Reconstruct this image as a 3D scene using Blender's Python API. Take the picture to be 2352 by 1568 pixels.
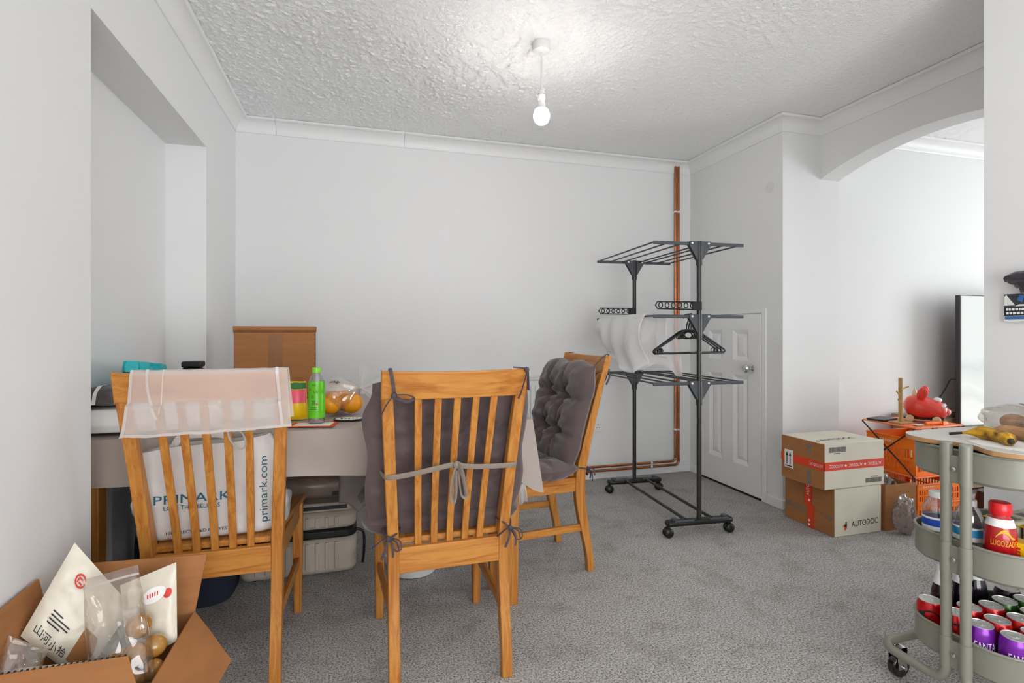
import bpy, math, random
from mathutils import Vector, Matrix, noise as mnoise

for _o in list(bpy.data.objects):
    bpy.data.objects.remove(_o)
scn = bpy.context.scene
COL = scn.collection
random.seed(7)
R = math.radians

# ------------------------------------------------------------------ camera, world, daylight, fill light, exposure
cam_d = bpy.data.cameras.new('camera')
cam = bpy.data.objects.new('camera', cam_d)
COL.objects.link(cam)
cam.location = (0, 0, 1.07)
cam.rotation_euler = (R(90), 0, R(-16.2))
cam_d.sensor_width = 36.0
cam_d.lens = 36.0 * 1207 / 2352
cam_d.shift_y = -22.0 / 2352
cam_d.clip_start = 0.02
scn.camera = cam

scn.view_settings.view_transform = 'Standard'
scn.view_settings.look = 'None'
scn.view_settings.gamma = 1.0
scn.view_settings.use_curve_mapping = False
scn.view_settings.exposure = 0.05
scn.cycles.max_bounces = 6
scn.cycles.diffuse_bounces = 4
scn.cycles.glossy_bounces = 3
scn.cycles.transmission_bounces = 4
scn.cycles.transparent_max_bounces = 10
scn.cycles.adaptive_threshold = 0.08
scn.cycles.adaptive_min_samples = 20
scn.cycles.use_light_tree = False
scn.cycles.sample_clamp_indirect = 6.0
scn.cycles.caustics_reflective = False
scn.cycles.caustics_refractive = False

world = bpy.data.worlds.new('sky')
scn.world = world
world.use_nodes = True
world.node_tree.nodes['Background'].inputs[0].default_value = (0.85, 0.92, 1.0, 1)
world.node_tree.nodes['Background'].inputs[1].default_value = 1.0


def area(name, loc, rot, sx, sy, power, col=(1, 1, 1)):
    d = bpy.data.lights.new(name, 'AREA')
    d.shape = 'RECTANGLE'
    d.size, d.size_y, d.energy, d.color = sx, sy, power, col
    o = bpy.data.objects.new(name, d)
    COL.objects.link(o)
    o.location, o.rotation_euler = loc, rot
    return o


# added fill light behind the camera, then daylight through the next room's window
area('rear_fill_light', (0.7, -1.615, 1.08), (R(114), 0, 0), 2.2, 1.85, 74, (0.985, 0.99, 1.0))  # made-up source, tilted up to lift the ceiling
area('daylight_next_room_window', (5.815, 0.90, 1.1), (R(94), 0, R(90)), 1.6, 1.85, 72, (0.955, 0.98, 1.0))

BULB_STRENGTH = 130.0

# ------------------------------------------------------------------ materials
MATS = {}


def lin(c):
    c = c / 255.0
    return c / 12.92 if c <= 0.04045 else ((c + 0.055) / 1.055) ** 2.4


def C(h):
    h = h.lstrip('#')
    return tuple(lin(int(h[i:i + 2], 16)) for i in (0, 2, 4)) + (1.0,)


def newmat(name):
    m = bpy.data.materials.new(name)
    m.use_nodes = True
    nt = m.node_tree
    for n in list(nt.nodes):
        nt.nodes.remove(n)
    out = nt.nodes.new('ShaderNodeOutputMaterial')
    MATS[name] = m
    return m, nt, out


def N(nt, typ, **kw):
    n = nt.nodes.new(typ)
    for k, v in kw.items():
        if k in n.inputs:
            n.inputs[k].default_value = v
        else:
            setattr(n, k, v)
    return n


def obj_coord(nt, scale=(1, 1, 1)):
    tc = nt.nodes.new('ShaderNodeTexCoord')
    mp = nt.nodes.new('ShaderNodeMapping')
    mp.inputs['Scale'].default_value = scale
    nt.links.new(tc.outputs['Object'], mp.inputs['Vector'])
    return mp.outputs['Vector']


def mat(name, col, rough=0.5, metal=0.0, spec=0.5, var=0.0, vscale=15.0, stretch=(1, 1, 1), dark=None,
        bump=0.0, bscale=150.0, bdist=0.002, coat=0.0, sheen=0.0, emit=None, emit_s=0.0, trans=0.0, alpha=1.0):
    m, nt, out = newmat(name)
    b = nt.nodes.new('ShaderNodeBsdfPrincipled')
    nt.links.new(b.outputs[0], out.inputs[0])
    col = C(col) if isinstance(col, str) else tuple(col) + ((1.0,) if len(col) == 3 else ())
    b.inputs['Base Color'].default_value = col
    b.inputs['Roughness'].default_value = rough
    b.inputs['Metallic'].default_value = metal
    b.inputs['Specular IOR Level'].default_value = spec
    b.inputs['Coat Weight'].default_value = coat
    b.inputs['Sheen Weight'].default_value = sheen
    b.inputs['Transmission Weight'].default_value = trans
    b.inputs['Alpha'].default_value = alpha
    if emit:
        b.inputs['Emission Color'].default_value = C(emit)
        b.inputs['Emission Strength'].default_value = emit_s
    if var > 0:
        v = obj_coord(nt, stretch)
        nz = N(nt, 'ShaderNodeTexNoise', Scale=vscale, Detail=2.0, Roughness=0.6)
        nt.links.new(v, nz.inputs['Vector'])
        rp = nt.nodes.new('ShaderNodeValToRGB')
        d = C(dark) if dark else tuple(x * (1 - var) for x in col[:3]) + (1,)
        rp.color_ramp.elements[0].color = d
        rp.color_ramp.elements[0].position = 0.32
        rp.color_ramp.elements[1].color = col
        rp.color_ramp.elements[1].position = 0.62
        nt.links.new(nz.outputs['Fac'], rp.inputs['Fac'])
        nt.links.new(rp.outputs['Color'], b.inputs['Base Color'])
    if bump > 0:
        v = obj_coord(nt, stretch)
        nz = N(nt, 'ShaderNodeTexNoise', Scale=bscale, Detail=1.0, Roughness=0.6)
        nt.links.new(v, nz.inputs['Vector'])
        bp = N(nt, 'ShaderNodeBump', Strength=bump, Distance=bdist)
        nt.links.new(nz.outputs['Fac'], bp.inputs['Height'])
        nt.links.new(bp.outputs['Normal'], b.inputs['Normal'])
    return m


def film(name, tint='#ffffff', clear=0.7, gloss=0.18, white=0.12, rough=0.12, sheen=0.35, crinkle=0.0):
    """thin plastic film: mostly see-through, a glossy layer and a little milky scatter"""
    m, nt, out = newmat(name)
    tr = nt.nodes.new('ShaderNodeBsdfTransparent')
    tr.inputs[0].default_value = C(tint)
    gl = N(nt, 'ShaderNodeBsdfGlossy', Roughness=rough)
    if crinkle:
        cv = obj_coord(nt)
        cn = N(nt, 'ShaderNodeTexVoronoi', Scale=crinkle)
        cn.feature = 'F1'
        nt.links.new(cv, cn.inputs['Vector'])
        cb_ = N(nt, 'ShaderNodeBump', Strength=0.55, Distance=0.008)
        nt.links.new(cn.outputs['Distance'], cb_.inputs['Height'])
        nt.links.new(cb_.outputs['Normal'], gl.inputs['Normal'])
    df = nt.nodes.new('ShaderNodeBsdfDiffuse')
    df.inputs[0].default_value = C(tint)
    tl = nt.nodes.new('ShaderNodeBsdfTranslucent')
    tl.inputs[0].default_value = C(tint)
    a1 = N(nt, 'ShaderNodeMixShader', Fac=0.5)
    nt.links.new(df.outputs[0], a1.inputs[1])
    nt.links.new(tl.outputs[0], a1.inputs[2])
    s = white + clear
    a2 = N(nt, 'ShaderNodeMixShader', Fac=clear / s)
    nt.links.new(a1.outputs[0], a2.inputs[1])
    nt.links.new(tr.outputs[0], a2.inputs[2])
    lw = N(nt, 'ShaderNodeLayerWeight', Blend=0.35)
    mr = N(nt, 'ShaderNodeMath', operation='MULTIPLY_ADD')
    nt.links.new(lw.outputs['Facing'], mr.inputs[0])
    mr.inputs[1].default_value = sheen
    mr.inputs[2].default_value = gloss * 0.5
    a3 = nt.nodes.new('ShaderNodeMixShader')
    nt.links.new(mr.outputs[0], a3.inputs['Fac'])
    nt.links.new(a2.outputs[0], a3.inputs[1])
    nt.links.new(gl.outputs[0], a3.inputs[2])
    nt.links.new(a3.outputs[0], out.inputs[0])
    return m


def wood(name, axis, light, darkc, rough=0.38):
    m, nt, out = newmat(name)
    b = nt.nodes.new('ShaderNodeBsdfPrincipled')
    nt.links.new(b.outputs[0], out.inputs[0])
    sc = [34, 34, 34]
    sc['xyz'.index(axis)] = 2.2
    v = obj_coord(nt, tuple(sc))
    nz = N(nt, 'ShaderNodeTexNoise', Scale=1.6, Detail=3.0, Roughness=0.62, Distortion=0.9)
    nt.links.new(v, nz.inputs['Vector'])
    rp = nt.nodes.new('ShaderNodeValToRGB')
    rp.color_ramp.elements[0].color = C(darkc)
    rp.color_ramp.elements[0].position = 0.3
    rp.color_ramp.elements[1].color = C(light)
    rp.color_ramp.elements[1].position = 0.6
    nt.links.new(nz.outputs['Fac'], rp.inputs['Fac'])
    v2 = obj_coord(nt, (3, 3, 3))
    vo = N(nt, 'ShaderNodeTexVoronoi', Scale=2.6)
    nt.links.new(v2, vo.inputs['Vector'])
    r2 = nt.nodes.new('ShaderNodeValToRGB')
    r2.color_ramp.elements[0].color = (0.12, 0.05, 0.015, 1)
    r2.color_ramp.elements[0].position = 0.035
    r2.color_ramp.elements[1].color = (1, 1, 1, 1)
    r2.color_ramp.elements[1].position = 0.075
    nt.links.new(vo.outputs['Distance'], r2.inputs['Fac'])
    mx = N(nt, 'ShaderNodeMixRGB', blend_type='MULTIPLY')
    mx.inputs[0].default_value = 0.8
    nt.links.new(rp.outputs[0], mx.inputs[1])
    nt.links.new(r2.outputs[0], mx.inputs[2])
    nt.links.new(mx.outputs[0], b.inputs['Base Color'])
    b.inputs['Roughness'].default_value = rough
    b.inputs['Specular IOR Level'].default_value = 0.35
    bp = N(nt, 'ShaderNodeBump', Strength=0.12, Distance=0.001)
    nt.links.new(nz.outputs['Fac'], bp.inputs['Height'])
    nt.links.new(bp.outputs['Normal'], b.inputs['Normal'])
    return m


mat('wall_paint', (0.80, 0.80, 0.795), 0.62, spec=0.3)
mat('trim_paint', (0.82, 0.82, 0.815), 0.4, spec=0.4)
mat('door_paint', (0.84, 0.84, 0.83), 0.35, spec=0.45)
mat('disc_grey', (0.735, 0.735, 0.73), 0.62, spec=0.3)


def carpet_mat():
    m, nt, out = newmat('carpet')
    b = nt.nodes.new('ShaderNodeBsdfPrincipled')
    nt.links.new(b.outputs[0], out.inputs[0])
    v = obj_coord(nt)
    n1 = N(nt, 'ShaderNodeTexNoise', Scale=150.0, Detail=3.0, Roughness=0.85)
    n2 = N(nt, 'ShaderNodeTexNoise', Scale=7.0, Detail=2.0, Roughness=0.65)
    n3 = N(nt, 'ShaderNodeTexNoise', Scale=260.0, Detail=1.0, Roughness=0.6)
    for n in (n1, n2, n3):
        nt.links.new(v, n.inputs['Vector'])
    rp = nt.nodes.new('ShaderNodeValToRGB')
    rp.color_ramp.elements[0].color = C('#69635d')
    rp.color_ramp.elements[0].position = 0.38
    rp.color_ramp.elements[1].color = C('#f3eee9')
    rp.color_ramp.elements[1].position = 0.57
    nt.links.new(n1.outputs['Fac'], rp.inputs['Fac'])
    r2 = nt.nodes.new('ShaderNodeValToRGB')
    r2.color_ramp.elements[0].color = (0.80, 0.785, 0.77, 1)
    r2.color_ramp.elements[0].position = 0.32
    r2.color_ramp.elements[1].color = (1, 1, 1, 1)
    r2.color_ramp.elements[1].position = 0.5
    nt.links.new(n2.outputs['Fac'], r2.inputs['Fac'])
    mx = N(nt, 'ShaderNodeMixRGB', blend_type='MULTIPLY')
    mx.inputs[0].default_value = 1.0
    nt.links.new(rp.outputs[0], mx.inputs[1])
    nt.links.new(r2.outputs[0], mx.inputs[2])
    nt.links.new(mx.outputs[0], b.inputs['Base Color'])
    b.inputs['Roughness'].default_value = 0.95
    b.inputs['Specular IOR Level'].default_value = 0.1
    b.inputs['Sheen Weight'].default_value = 0.25
    ad = N(nt, 'ShaderNodeMath', operation='ADD')
    nt.links.new(n1.outputs['Fac'], ad.inputs[0])
    nt.links.new(n3.outputs['Fac'], ad.inputs[1])
    bp = N(nt, 'ShaderNodeBump', Strength=0.9, Distance=0.012)
    nt.links.new(ad.outputs[0], bp.inputs['Height'])
    nt.links.new(bp.outputs['Normal'], b.inputs['Normal'])


carpet_mat()
mat('artex', (0.91, 0.91, 0.905), 0.7, spec=0.25, bump=0.55, bscale=130, bdist=0.006)
for ax in 'xyz':
    wood('oak_' + ax, ax, '#c4863e', '#a05d22')
mat('cushion', '#5b4b4a', 0.72, sheen=0.3, var=0.25, vscale=6, bump=0.15, bscale=400, bdist=0.001)
mat('cushion_tie', '#4a4148', 0.75)
mat('strap', '#85796d', 0.8)
mat('tablecloth', '#a3968c', 0.42, spec=0.4, var=0.08, vscale=3, bump=0.06, bscale=25, bdist=0.01)
mat('white_cloth', '#e6e4df', 0.85, sheen=0.2, bump=0.2, bscale=30, bdist=0.01)
mat('cardboard', '#ab7549', 0.8, spec=0.2, var=0.12, vscale=8, stretch=(1, 1, 6), bump=0.06, bscale=60)
mat('cardboard_dark', '#8a5a34', 0.85, spec=0.2, var=0.2, vscale=30)
mat('cardboard_tape', '#8b5c30', 0.3, spec=0.5)
mat('cream_card', '#e4ddcb', 0.7, spec=0.25, var=0.06, vscale=6)
mat('flute', '#3b2413', 0.9)
mat('copper', '#c87848', 0.28, metal=1.0, var=0.35, vscale=9, stretch=(1, 1, 0.3))
mat('chrome', '#d8d8d8', 0.12, metal=1.0)
mat('steel', '#b8b8b8', 0.3, metal=1.0)
mat('brass', '#b99a63', 0.2, metal=1.0)
mat('black_plastic', '#161616', 0.4)
mat('black_gloss', '#0b0b0c', 0.12, spec=0.6, coat=0.5)
mat('rack_metal', '#33322f', 0.35, metal=0.3, spec=0.5)
mat('rack_plate', '#4b4f54', 0.4)
mat('white_plastic', '#e9e9e6', 0.35)
mat('grey_plastic', '#8f8d86', 0.4)
mat('trolley_metal', '#87877a', 0.38, spec=0.5, coat=0.1)
mat('lid_top', '#cfcac2', 0.45)
mat('lid_edge', '#b58a5c', 0.6)
mat('orange_plastic', '#ff7d14', 0.35, spec=0.5)
mat('orange_top', '#fb8a55', 0.5)
mat('orange_tape', '#e5421c', 0.35)
mat('red_plastic', '#d8141c', 0.25, spec=0.5)
mat('toy_red', '#ef4232', 0.3, coat=0.3)
mat('toy_pink', '#f08a86', 0.35)
mat('cream_plastic', '#e6d3a8', 0.4)
mat('white_paper', '#ece9e4', 0.6)
mat('ink', '#1d1c22', 0.6)
mat('ink_teal', '#0b5f74', 0.55)
mat('ink_white', '#f2f0ee', 0.5)
mat('ink_red', '#cf2a18', 0.5)
mat('ink_green', '#2b6a2d', 0.5)
mat('ink_grey', '#77736d', 0.6)
mat('beige_shell', '#bdb2a2', 0.35, spec=0.5)
mat('wrap_brown', '#8b7a6e', 0.35, var=0.25, vscale=10)
mat('navy_fabric', '#20283a', 0.85, var=0.3, vscale=6)
mat('turquoise', '#1fb5bd', 0.45)
mat('packet_dark', '#57504f', 0.3, var=0.6, vscale=22)
mat('bag_white', '#ded9d6', 0.45, spec=0.4, var=0.04, vscale=6, bump=0.25, bscale=14, bdist=0.02)
mat('pouch_white', '#dcd4c2', 0.28, spec=0.5, bump=0.45, bscale=26, bdist=0.012)
mat('gold_ball', '#b5813a', 0.22, spec=0.6, coat=0.4, var=0.3, vscale=20)
mat('tea_label', '#63c21c', 0.3, var=0.12, vscale=12)
mat('tea_cap', '#7ed321', 0.35)
mat('orange_fruit', '#f5a010', 0.4, var=0.12, vscale=30, bump=0.2, bscale=200)
mat('banana', '#dca715', 0.5, var=0.9, vscale=26, dark='#5a3510')
mat('banana_tip', '#2a1a0c', 0.7)
mat('bread', '#b98b62', 0.8, var=0.3, vscale=20)
mat('wood_pale', '#caa263', 0.5, var=0.2, vscale=14, stretch=(4, 4, 1))
mat('console_wood', '#a58d72', 0.5, var=0.2, vscale=8, stretch=(1, 6, 6))
mat('tablet_dark', '#2d3136', 0.4)
mat('yellow_pack', '#f0c20e', 0.35)
mat('noodle_pack', '#d9d0b4', 0.35, var=0.1, vscale=12)
mat('can_red', '#c9161a', 0.25, metal=0.35, spec=0.6)
mat('can_purple', '#7a23a4', 0.25, metal=0.35, spec=0.6)
mat('can_green', '#2f5a1c', 0.25, metal=0.35, spec=0.6)
mat('can_dark', '#2a1a2a', 0.25, metal=0.35, spec=0.6)
mat('can_lid', '#cfcfcb', 0.32, metal=0.35)
mat('cola', '#15111c', 0.1, spec=0.6, coat=0.4)
mat('blue_label', '#1d4fb8', 0.4)
mat('lightblue_label', '#2f9cd0', 0.4)
mat('lucozade', '#b3151b', 0.2, spec=0.6, coat=0.3)
mat('yellow_ink', '#f2b51c', 0.4)
mat('pink_ink', '#e8546b', 0.4)
mat('leather', '#4b2412', 0.4, var=0.3, vscale=10)
mat('fur_dark', '#241a2c', 0.9, sheen=0.4, var=0.4, vscale=14)
mat('photo_dark', '#3a3f45', 0.35, var=0.4, vscale=12)
mat('photo_blue', '#3d6fb3', 0.35)
mat('tv_frame', '#3a3338', 0.4)
mat('rad_white', '#e4e5e4', 0.35)
mat('basin', '#e3e6e6', 0.3)
film('clear_film', '#fbf8f4', clear=0.80, gloss=0.22, white=0.06, rough=0.07, sheen=0.4, crinkle=34.0)
film('milky_film', '#f4f2ef', clear=0.25, gloss=0.12, white=0.75, rough=0.3)
film('sheer_cloth', '#fbf8f6', clear=0.37, gloss=0.0, white=0.63, rough=0.6, sheen=0.04)
film('thin_cloth', '#ffffff', clear=0.08, gloss=0.0, white=0.92, rough=0.6, sheen=0.04)
mat('grey_cloth', '#93867d', 0.55, var=0.2, vscale=8)
film('grey_film', '#cfc8c4', clear=0.62, gloss=0.3, white=0.25, rough=0.12, sheen=0.4, crinkle=38.0)
film('pet', '#f2f6f8', clear=0.75, gloss=0.4, white=0.05, rough=0.05)
film('pane', '#ffffff', clear=0.95, gloss=0.05, white=0.01, rough=0.02)


def bulb_mat():
    m, nt, out = newmat('bulb_glow')
    e = N(nt, 'ShaderNodeEmission', Strength=BULB_STRENGTH)
    e.inputs[0].default_value = (1.0, 0.955, 0.9, 1)
    nt.links.new(e.outputs[0], out.inputs[0])


bulb_mat()


def screen_mat():
    """a lit television picture: white bedding above, a grey knitted shape below"""
    m, nt, out = newmat('tv_screen')
    v = obj_coord(nt)
    sp = nt.nodes.new('ShaderNodeSeparateXYZ')
    nt.links.new(v, sp.inputs[0])
    nz = N(nt, 'ShaderNodeTexNoise', Scale=3.0, Detail=2.0)
    nt.links.new(v, nz.inputs['Vector'])
    ma = N(nt, 'ShaderNodeMath', operation='MULTIPLY_ADD')
    nt.links.new(nz.outputs['Fac'], ma.inputs[0])
    ma.inputs[1].default_value = 0.22
    nt.links.new(sp.outputs['Z'], ma.inputs[2])
    rp = nt.nodes.new('ShaderNodeValToRGB')
    cr = rp.color_ramp
    cr.elements[0].position, cr.elements[0].color = 0.10, C('#8f9a98')
    cr.elements[1].position, cr.elements[1].color = 1.0, C('#e6ece6')
    for p, c in ((0.30, '#86908e'), (0.34, '#c8d0ce'), (0.36, '#a9b4b0'), (0.47, '#b4beba'), (0.52, '#e2e6e0'), (0.56, '#f6f6ee'),
                 (0.72, '#f2f2ea'), (0.76, '#dde3dc'), (0.82, '#f0f2ec'), (0.93, '#cfd9d4')):
        e = cr.elements.new(p)
        e.color = C(c)
    nt.links.new(ma.outputs[0], rp.inputs['Fac'])
    e = N(nt, 'ShaderNodeEmission', Strength=0.72)
    nt.links.new(rp.outputs[0], e.inputs[0])
    g = N(nt, 'ShaderNodeBsdfGlossy', Roughness=0.1)
    mx = N(nt, 'ShaderNodeMixShader', Fac=0.05)
    nt.links.new(e.outputs[0], mx.inputs[1])
    nt.links.new(g.outputs[0], mx.inputs[2])
    nt.links.new(mx.outputs[0], out.inputs[0])


screen_mat()

# ------------------------------------------------------------------ mesh helpers
ROOT = {}


def root_matrix(o):
    while o.parent is not None:
        o = o.parent
    return ROOT.get(o, Matrix.Translation(o.location))


class MB:
    def __init__(self):
        self.v, self.f = [], []

    def add(self, vs, fs):
        n = len(self.v)
        self.v += [Vector(p) for p in vs]
        self.f += [tuple(i + n for i in f) for f in fs]
        return self

    def box(self, x0, x1, y0, y1, z0, z1, m=None):
        vs = [Vector(p) for p in ((x0, y0, z0), (x1, y0, z0), (x1, y1, z0), (x0, y1, z0), (x0, y0, z1), (x1, y0, z1), (x1, y1, z1), (x0, y1, z1))]
        if m is not None:
            vs = [m @ p for p in vs]
        return self.add(vs, [(0, 3, 2, 1), (4, 5, 6, 7), (0, 1, 5, 4), (1, 2, 6, 5), (2, 3, 7, 6), (3, 0, 4, 7)])

    def hexa(self, lo, hi):
        """8-corner solid: 4 lower points, 4 upper points, same order"""
        return self.add(list(lo) + list(hi), [(0, 3, 2, 1), (4, 5, 6, 7), (0, 1, 5, 4), (1, 2, 6, 5), (2, 3, 7, 6), (3, 0, 4, 7)])

    def tube(self, pts, r, n=10, caps=True, ry=None, closed=False, up=None):
        pts = [Vector(p) for p in pts]
        k = len(pts)
        rs = r if isinstance(r, (list, tuple)) else [r] * k
        rys = ry if isinstance(ry, (list, tuple)) else ([ry] * k if ry else rs)
        tang = []
        for i in range(k):
            a = pts[(i - 1) % k] if (closed or i > 0) else pts[i]
            b = pts[(i + 1) % k] if (closed or i < k - 1) else pts[i]
            t = (b - a)
            tang.append(t.normalized() if t.length > 1e-9 else Vector((0, 0, 1)))
        ref = Vector(up) if up is not None else (Vector((0, 0, 1)) if abs(tang[0].z) < 0.9 else Vector((1, 0, 0)))
        u = (ref - tang[0] * ref.dot(tang[0])).normalized()
        rings = []
        for i in range(k):
            u = (u - tang[i] * u.dot(tang[i]))
            u = u.normalized() if u.length > 1e-6 else tang[i].orthogonal().normalized()
            w = tang[i].cross(u)
            rings.append([pts[i] + u * math.cos(2 * math.pi * j / n) * rys[i] + w * math.sin(2 * math.pi * j / n) * rs[i] for j in range(n)])
        vs = [p for rg in rings for p in rg]
        fs = []
        for i in range(k if closed else k - 1):
            a, b = i * n, ((i + 1) % k) * n
            for j in range(n):
                fs.append((a + j, a + (j + 1) % n, b + (j + 1) % n, b + j))
        if caps and not closed:
            fs.append(tuple(reversed(range(n))))
            fs.append(tuple((k - 1) * n + j for j in range(n)))
        return self.add(vs, fs)

    def rectsweep(self, pts, wx, wy):
        """rectangular section swept along points, section axes kept in x and y"""
        vs, fs = [], []
        for i, p in enumerate(pts):
            a = wx[i] if isinstance(wx, (list, tuple)) else wx
            b = wy[i] if isinstance(wy, (list, tuple)) else wy
            for sx, sy in ((-1, -1), (1, -1), (1, 1), (-1, 1)):
                vs.append((p[0] + sx * a / 2, p[1] + sy * b / 2, p[2]))
        for i in range(len(pts) - 1):
            for j in range(4):
                fs.append((i * 4 + j, i * 4 + (j + 1) % 4, (i + 1) * 4 + (j + 1) % 4, (i + 1) * 4 + j))
        k = (len(pts) - 1) * 4
        fs += [(3, 2, 1, 0), (k, k + 1, k + 2, k + 3)]
        return self.add(vs, fs)

    def lathe(self, prof, n=24, m=None, cap=True):
        m = m or Matrix()
        vs, fs = [], []
        for r, z in prof:
            for j in range(n):
                a = 2 * math.pi * j / n
                vs.append(m @ Vector((r * math.cos(a), r * math.sin(a), z)))
        for i in range(len(prof) - 1):
            for j in range(n):
                fs.append((i * n + j, i * n + (j + 1) % n, (i + 1) * n + (j + 1) % n, (i + 1) * n + j))
        if cap:
            fs.append(tuple(reversed(range(n))))
            fs.append(tuple((len(prof) - 1) * n + j for j in range(n)))
        return self.add(vs, fs)

    def grid(self, fn, nu, nv, cu=False, cv=False):
        vs = [fn(i / (nu if cu else nu - 1), j / (nv if cv else nv - 1)) for i in range(nu) for j in range(nv)]
        fs = []
        for i in range(nu if cu else nu - 1):
            for j in range(nv if cv else nv - 1):
                a, b = i, (i + 1) % nu
                c, d = j, (j + 1) % nv
                fs.append((a * nv + c, b * nv + c, b * nv + d, a * nv + d))
        return self.add(vs, fs)

    def prism(self, poly, o, ux, uy, th):
        """flat polygon in the frame (o, ux, uy) given a thickness along ux x uy"""
        o, ux, uy = Vector(o), Vector(ux), Vector(uy)
        nn = ux.cross(uy).normalized() * th
        k = len(poly)
        lo = [o + ux * a + uy * b for a, b in poly]
        hi = [p + nn for p in lo]
        fs = [tuple(reversed(range(k))), tuple(k + i for i in range(k))]
        for i in range(k):
            j = (i + 1) % k
            fs.append((i, j, k + j, k + i))
        return self.add(lo + hi, fs)

    def ball(self, c, r, n=16, k=10, sc=(1, 1, 1), m=None):
        c = Vector(c)

        def f(u, v):
            a, b = 2 * math.pi * u, math.pi * (v - 0.5)
            p = Vector((r * sc[0] * math.cos(a) * math.cos(b), r * sc[1] * math.sin(a) * math.cos(b), r * sc[2] * math.sin(b)))
            return c + ((m @ p) if m is not None else p)
        return self.grid(f, n, k, cu=True)

    def build(self, name, material, parent=None, W=False, smooth=True, bevel=0.0, solid=0.0, subsurf=0, ang=35, single=False):
        vs = self.v
        loc = None
        if parent is not None and W:
            inv = root_matrix(parent).inverted()
            vs = [inv @ p for p in vs]
        if parent is None and single:
            xs, ys, zs = [p.x for p in vs], [p.y for p in vs], [p.z for p in vs]
            loc = Vector(((min(xs) + max(xs)) / 2, (min(ys) + max(ys)) / 2, min(zs)))
            vs = [p - loc for p in vs]
        me = bpy.data.meshes.new(name)
        me.from_pydata([tuple(p) for p in vs], [], self.f)
        me.validate()
        if smooth:
            me.shade_smooth()
            me.set_sharp_from_angle(angle=R(ang))
        me.materials.append(MATS[material])
        o = bpy.data.objects.new(name, me)
        COL.objects.link(o)
        if parent is not None:
            o.parent = parent
        if loc is not None:
            o.location = loc
        if subsurf:
            s = o.modifiers.new('subsurf', 'SUBSURF')
            s.levels = s.render_levels = subsurf
        if solid:
            s = o.modifiers.new('solidify', 'SOLIDIFY')
            s.thickness = solid
            s.offset = 0
        if bevel:
            s = o.modifiers.new('bevel', 'BEVEL')
            s.width, s.segments, s.limit_method, s.angle_limit = bevel, 2, 'ANGLE', R(40)
        return o


def tag(o, label=None, cat=None, group=None, kind=None):
    if label:
        o['label'] = label
    if cat:
        o['category'] = cat
    if group:
        o['group'] = group
    if kind:
        o['kind'] = kind
    return o


def thing(name, label, cat, loc=(0, 0, 0), rz=0.0, group=None):
    o = bpy.data.objects.new(name, None)
    o.empty_display_size = 0.05
    COL.objects.link(o)
    o.location = loc
    o.rotation_euler = (0, 0, rz)
    ROOT[o] = Matrix.Translation(loc) @ Matrix.Rotation(rz, 4, 'Z')
    return tag(o, label, cat, group)


def struct(mb, name, material, parent=None, **kw):
    o = mb.build(name, material, parent, **kw)
    if parent is None:
        o['kind'] = 'structure'
    return o


def copy_tree(o, parent=None):
    c = o.copy()
    COL.objects.link(c)
    c.parent = parent
    for ch in o.children:
        copy_tree(ch, c)
    if o in ROOT:
        ROOT[c] = ROOT[o].copy()
    return c


_tcache = {}


def text_mesh(body):
    if body in _tcache:
        return _tcache[body]
    cu = bpy.data.curves.new('lettering', 'FONT')
    cu.body = body
    cu.size = 1.0
    cu.align_x, cu.align_y = 'CENTER', 'CENTER'
    cu.resolution_u = 3
    cu.extrude = 0.0
    ob = bpy.data.objects.new('lettering_curve', cu)
    COL.objects.link(ob)
    dg = bpy.context.evaluated_depsgraph_get()
    me = ob.evaluated_get(dg).to_mesh()
    vs = [v.co.copy() for v in me.vertices]
    fs = [tuple(p.vertices) for p in me.polygons]
    ob.evaluated_get(dg).to_mesh_clear()
    bpy.data.objects.remove(ob)
    bpy.data.curves.remove(cu)
    _tcache[body] = (vs, fs)
    return vs, fs


def text_on(parent, body, o, ux, uy, width, material, name='lettering', height=None, off=0.0008, W=True, bend=None):
    """flat lettering, `width` wide, centred on o in the plane (ux, uy)"""
    vs, fs = text_mesh(body)
    if not vs:
        return None
    x0, x1 = min(v.x for v in vs), max(v.x for v in vs)
    y0, y1 = min(v.y for v in vs), max(v.y for v in vs)
    s = width / max(1e-6, x1 - x0)
    sy = s if height is None else height / max(1e-6, y1 - y0)
    o, ux, uy = Vector(o), Vector(ux).normalized(), Vector(uy).normalized()
    nn = ux.cross(uy).normalized()
    mb = MB()
    pts = []
    for v in vs:
        a, b = (v.x - (x0 + x1) / 2) * s, (v.y - (y0 + y1) / 2) * sy
        pts.append(bend(a, b) if bend else o + ux * a + uy * b + nn * off)
    mb.add(pts, fs)
    return mb.build(name, material, parent, W=W, smooth=False)


def catmull(pts, k=6):
    pts = [Vector(p) for p in pts]
    out = []
    for i in range(len(pts) - 1):
        p0, p1, p2, p3 = pts[max(0, i - 1)], pts[i], pts[i + 1], pts[min(len(pts) - 1, i + 2)]
        for j in range(k):
            t = j / k
            out.append(0.5 * ((2 * p1) + (p2 - p0) * t + (2 * p0 - 5 * p1 + 4 * p2 - p3) * t * t + (3 * p1 - p0 - 3 * p2 + p3) * t ** 3))
    out.append(pts[-1])
    return out


def nz(x, y=0.0, z=0.0):
    return mnoise.noise(Vector((x, y, z)))


def rz_m(a):
    return Matrix.Rotation(a, 4, 'Z')


def lerp(a, b, t):
    return a + (b - a) * t


def sstep(a, b, x):
    t = min(1.0, max(0.0, (x - a) / (b - a)))
    return t * t * (3 - 2 * t)

# ------------------------------------------------------------------ the room
XL, XN, YB, XD, YS, XA0, XA1, XP, YP, ZC, YF, XR, YN = -0.717, -0.892, 3.51, 2.45, 2.585, 2.734, 2.879, 2.10, 1.306, 2.355, -1.6, 5.8, 2.63
ZT = 2.45

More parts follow.
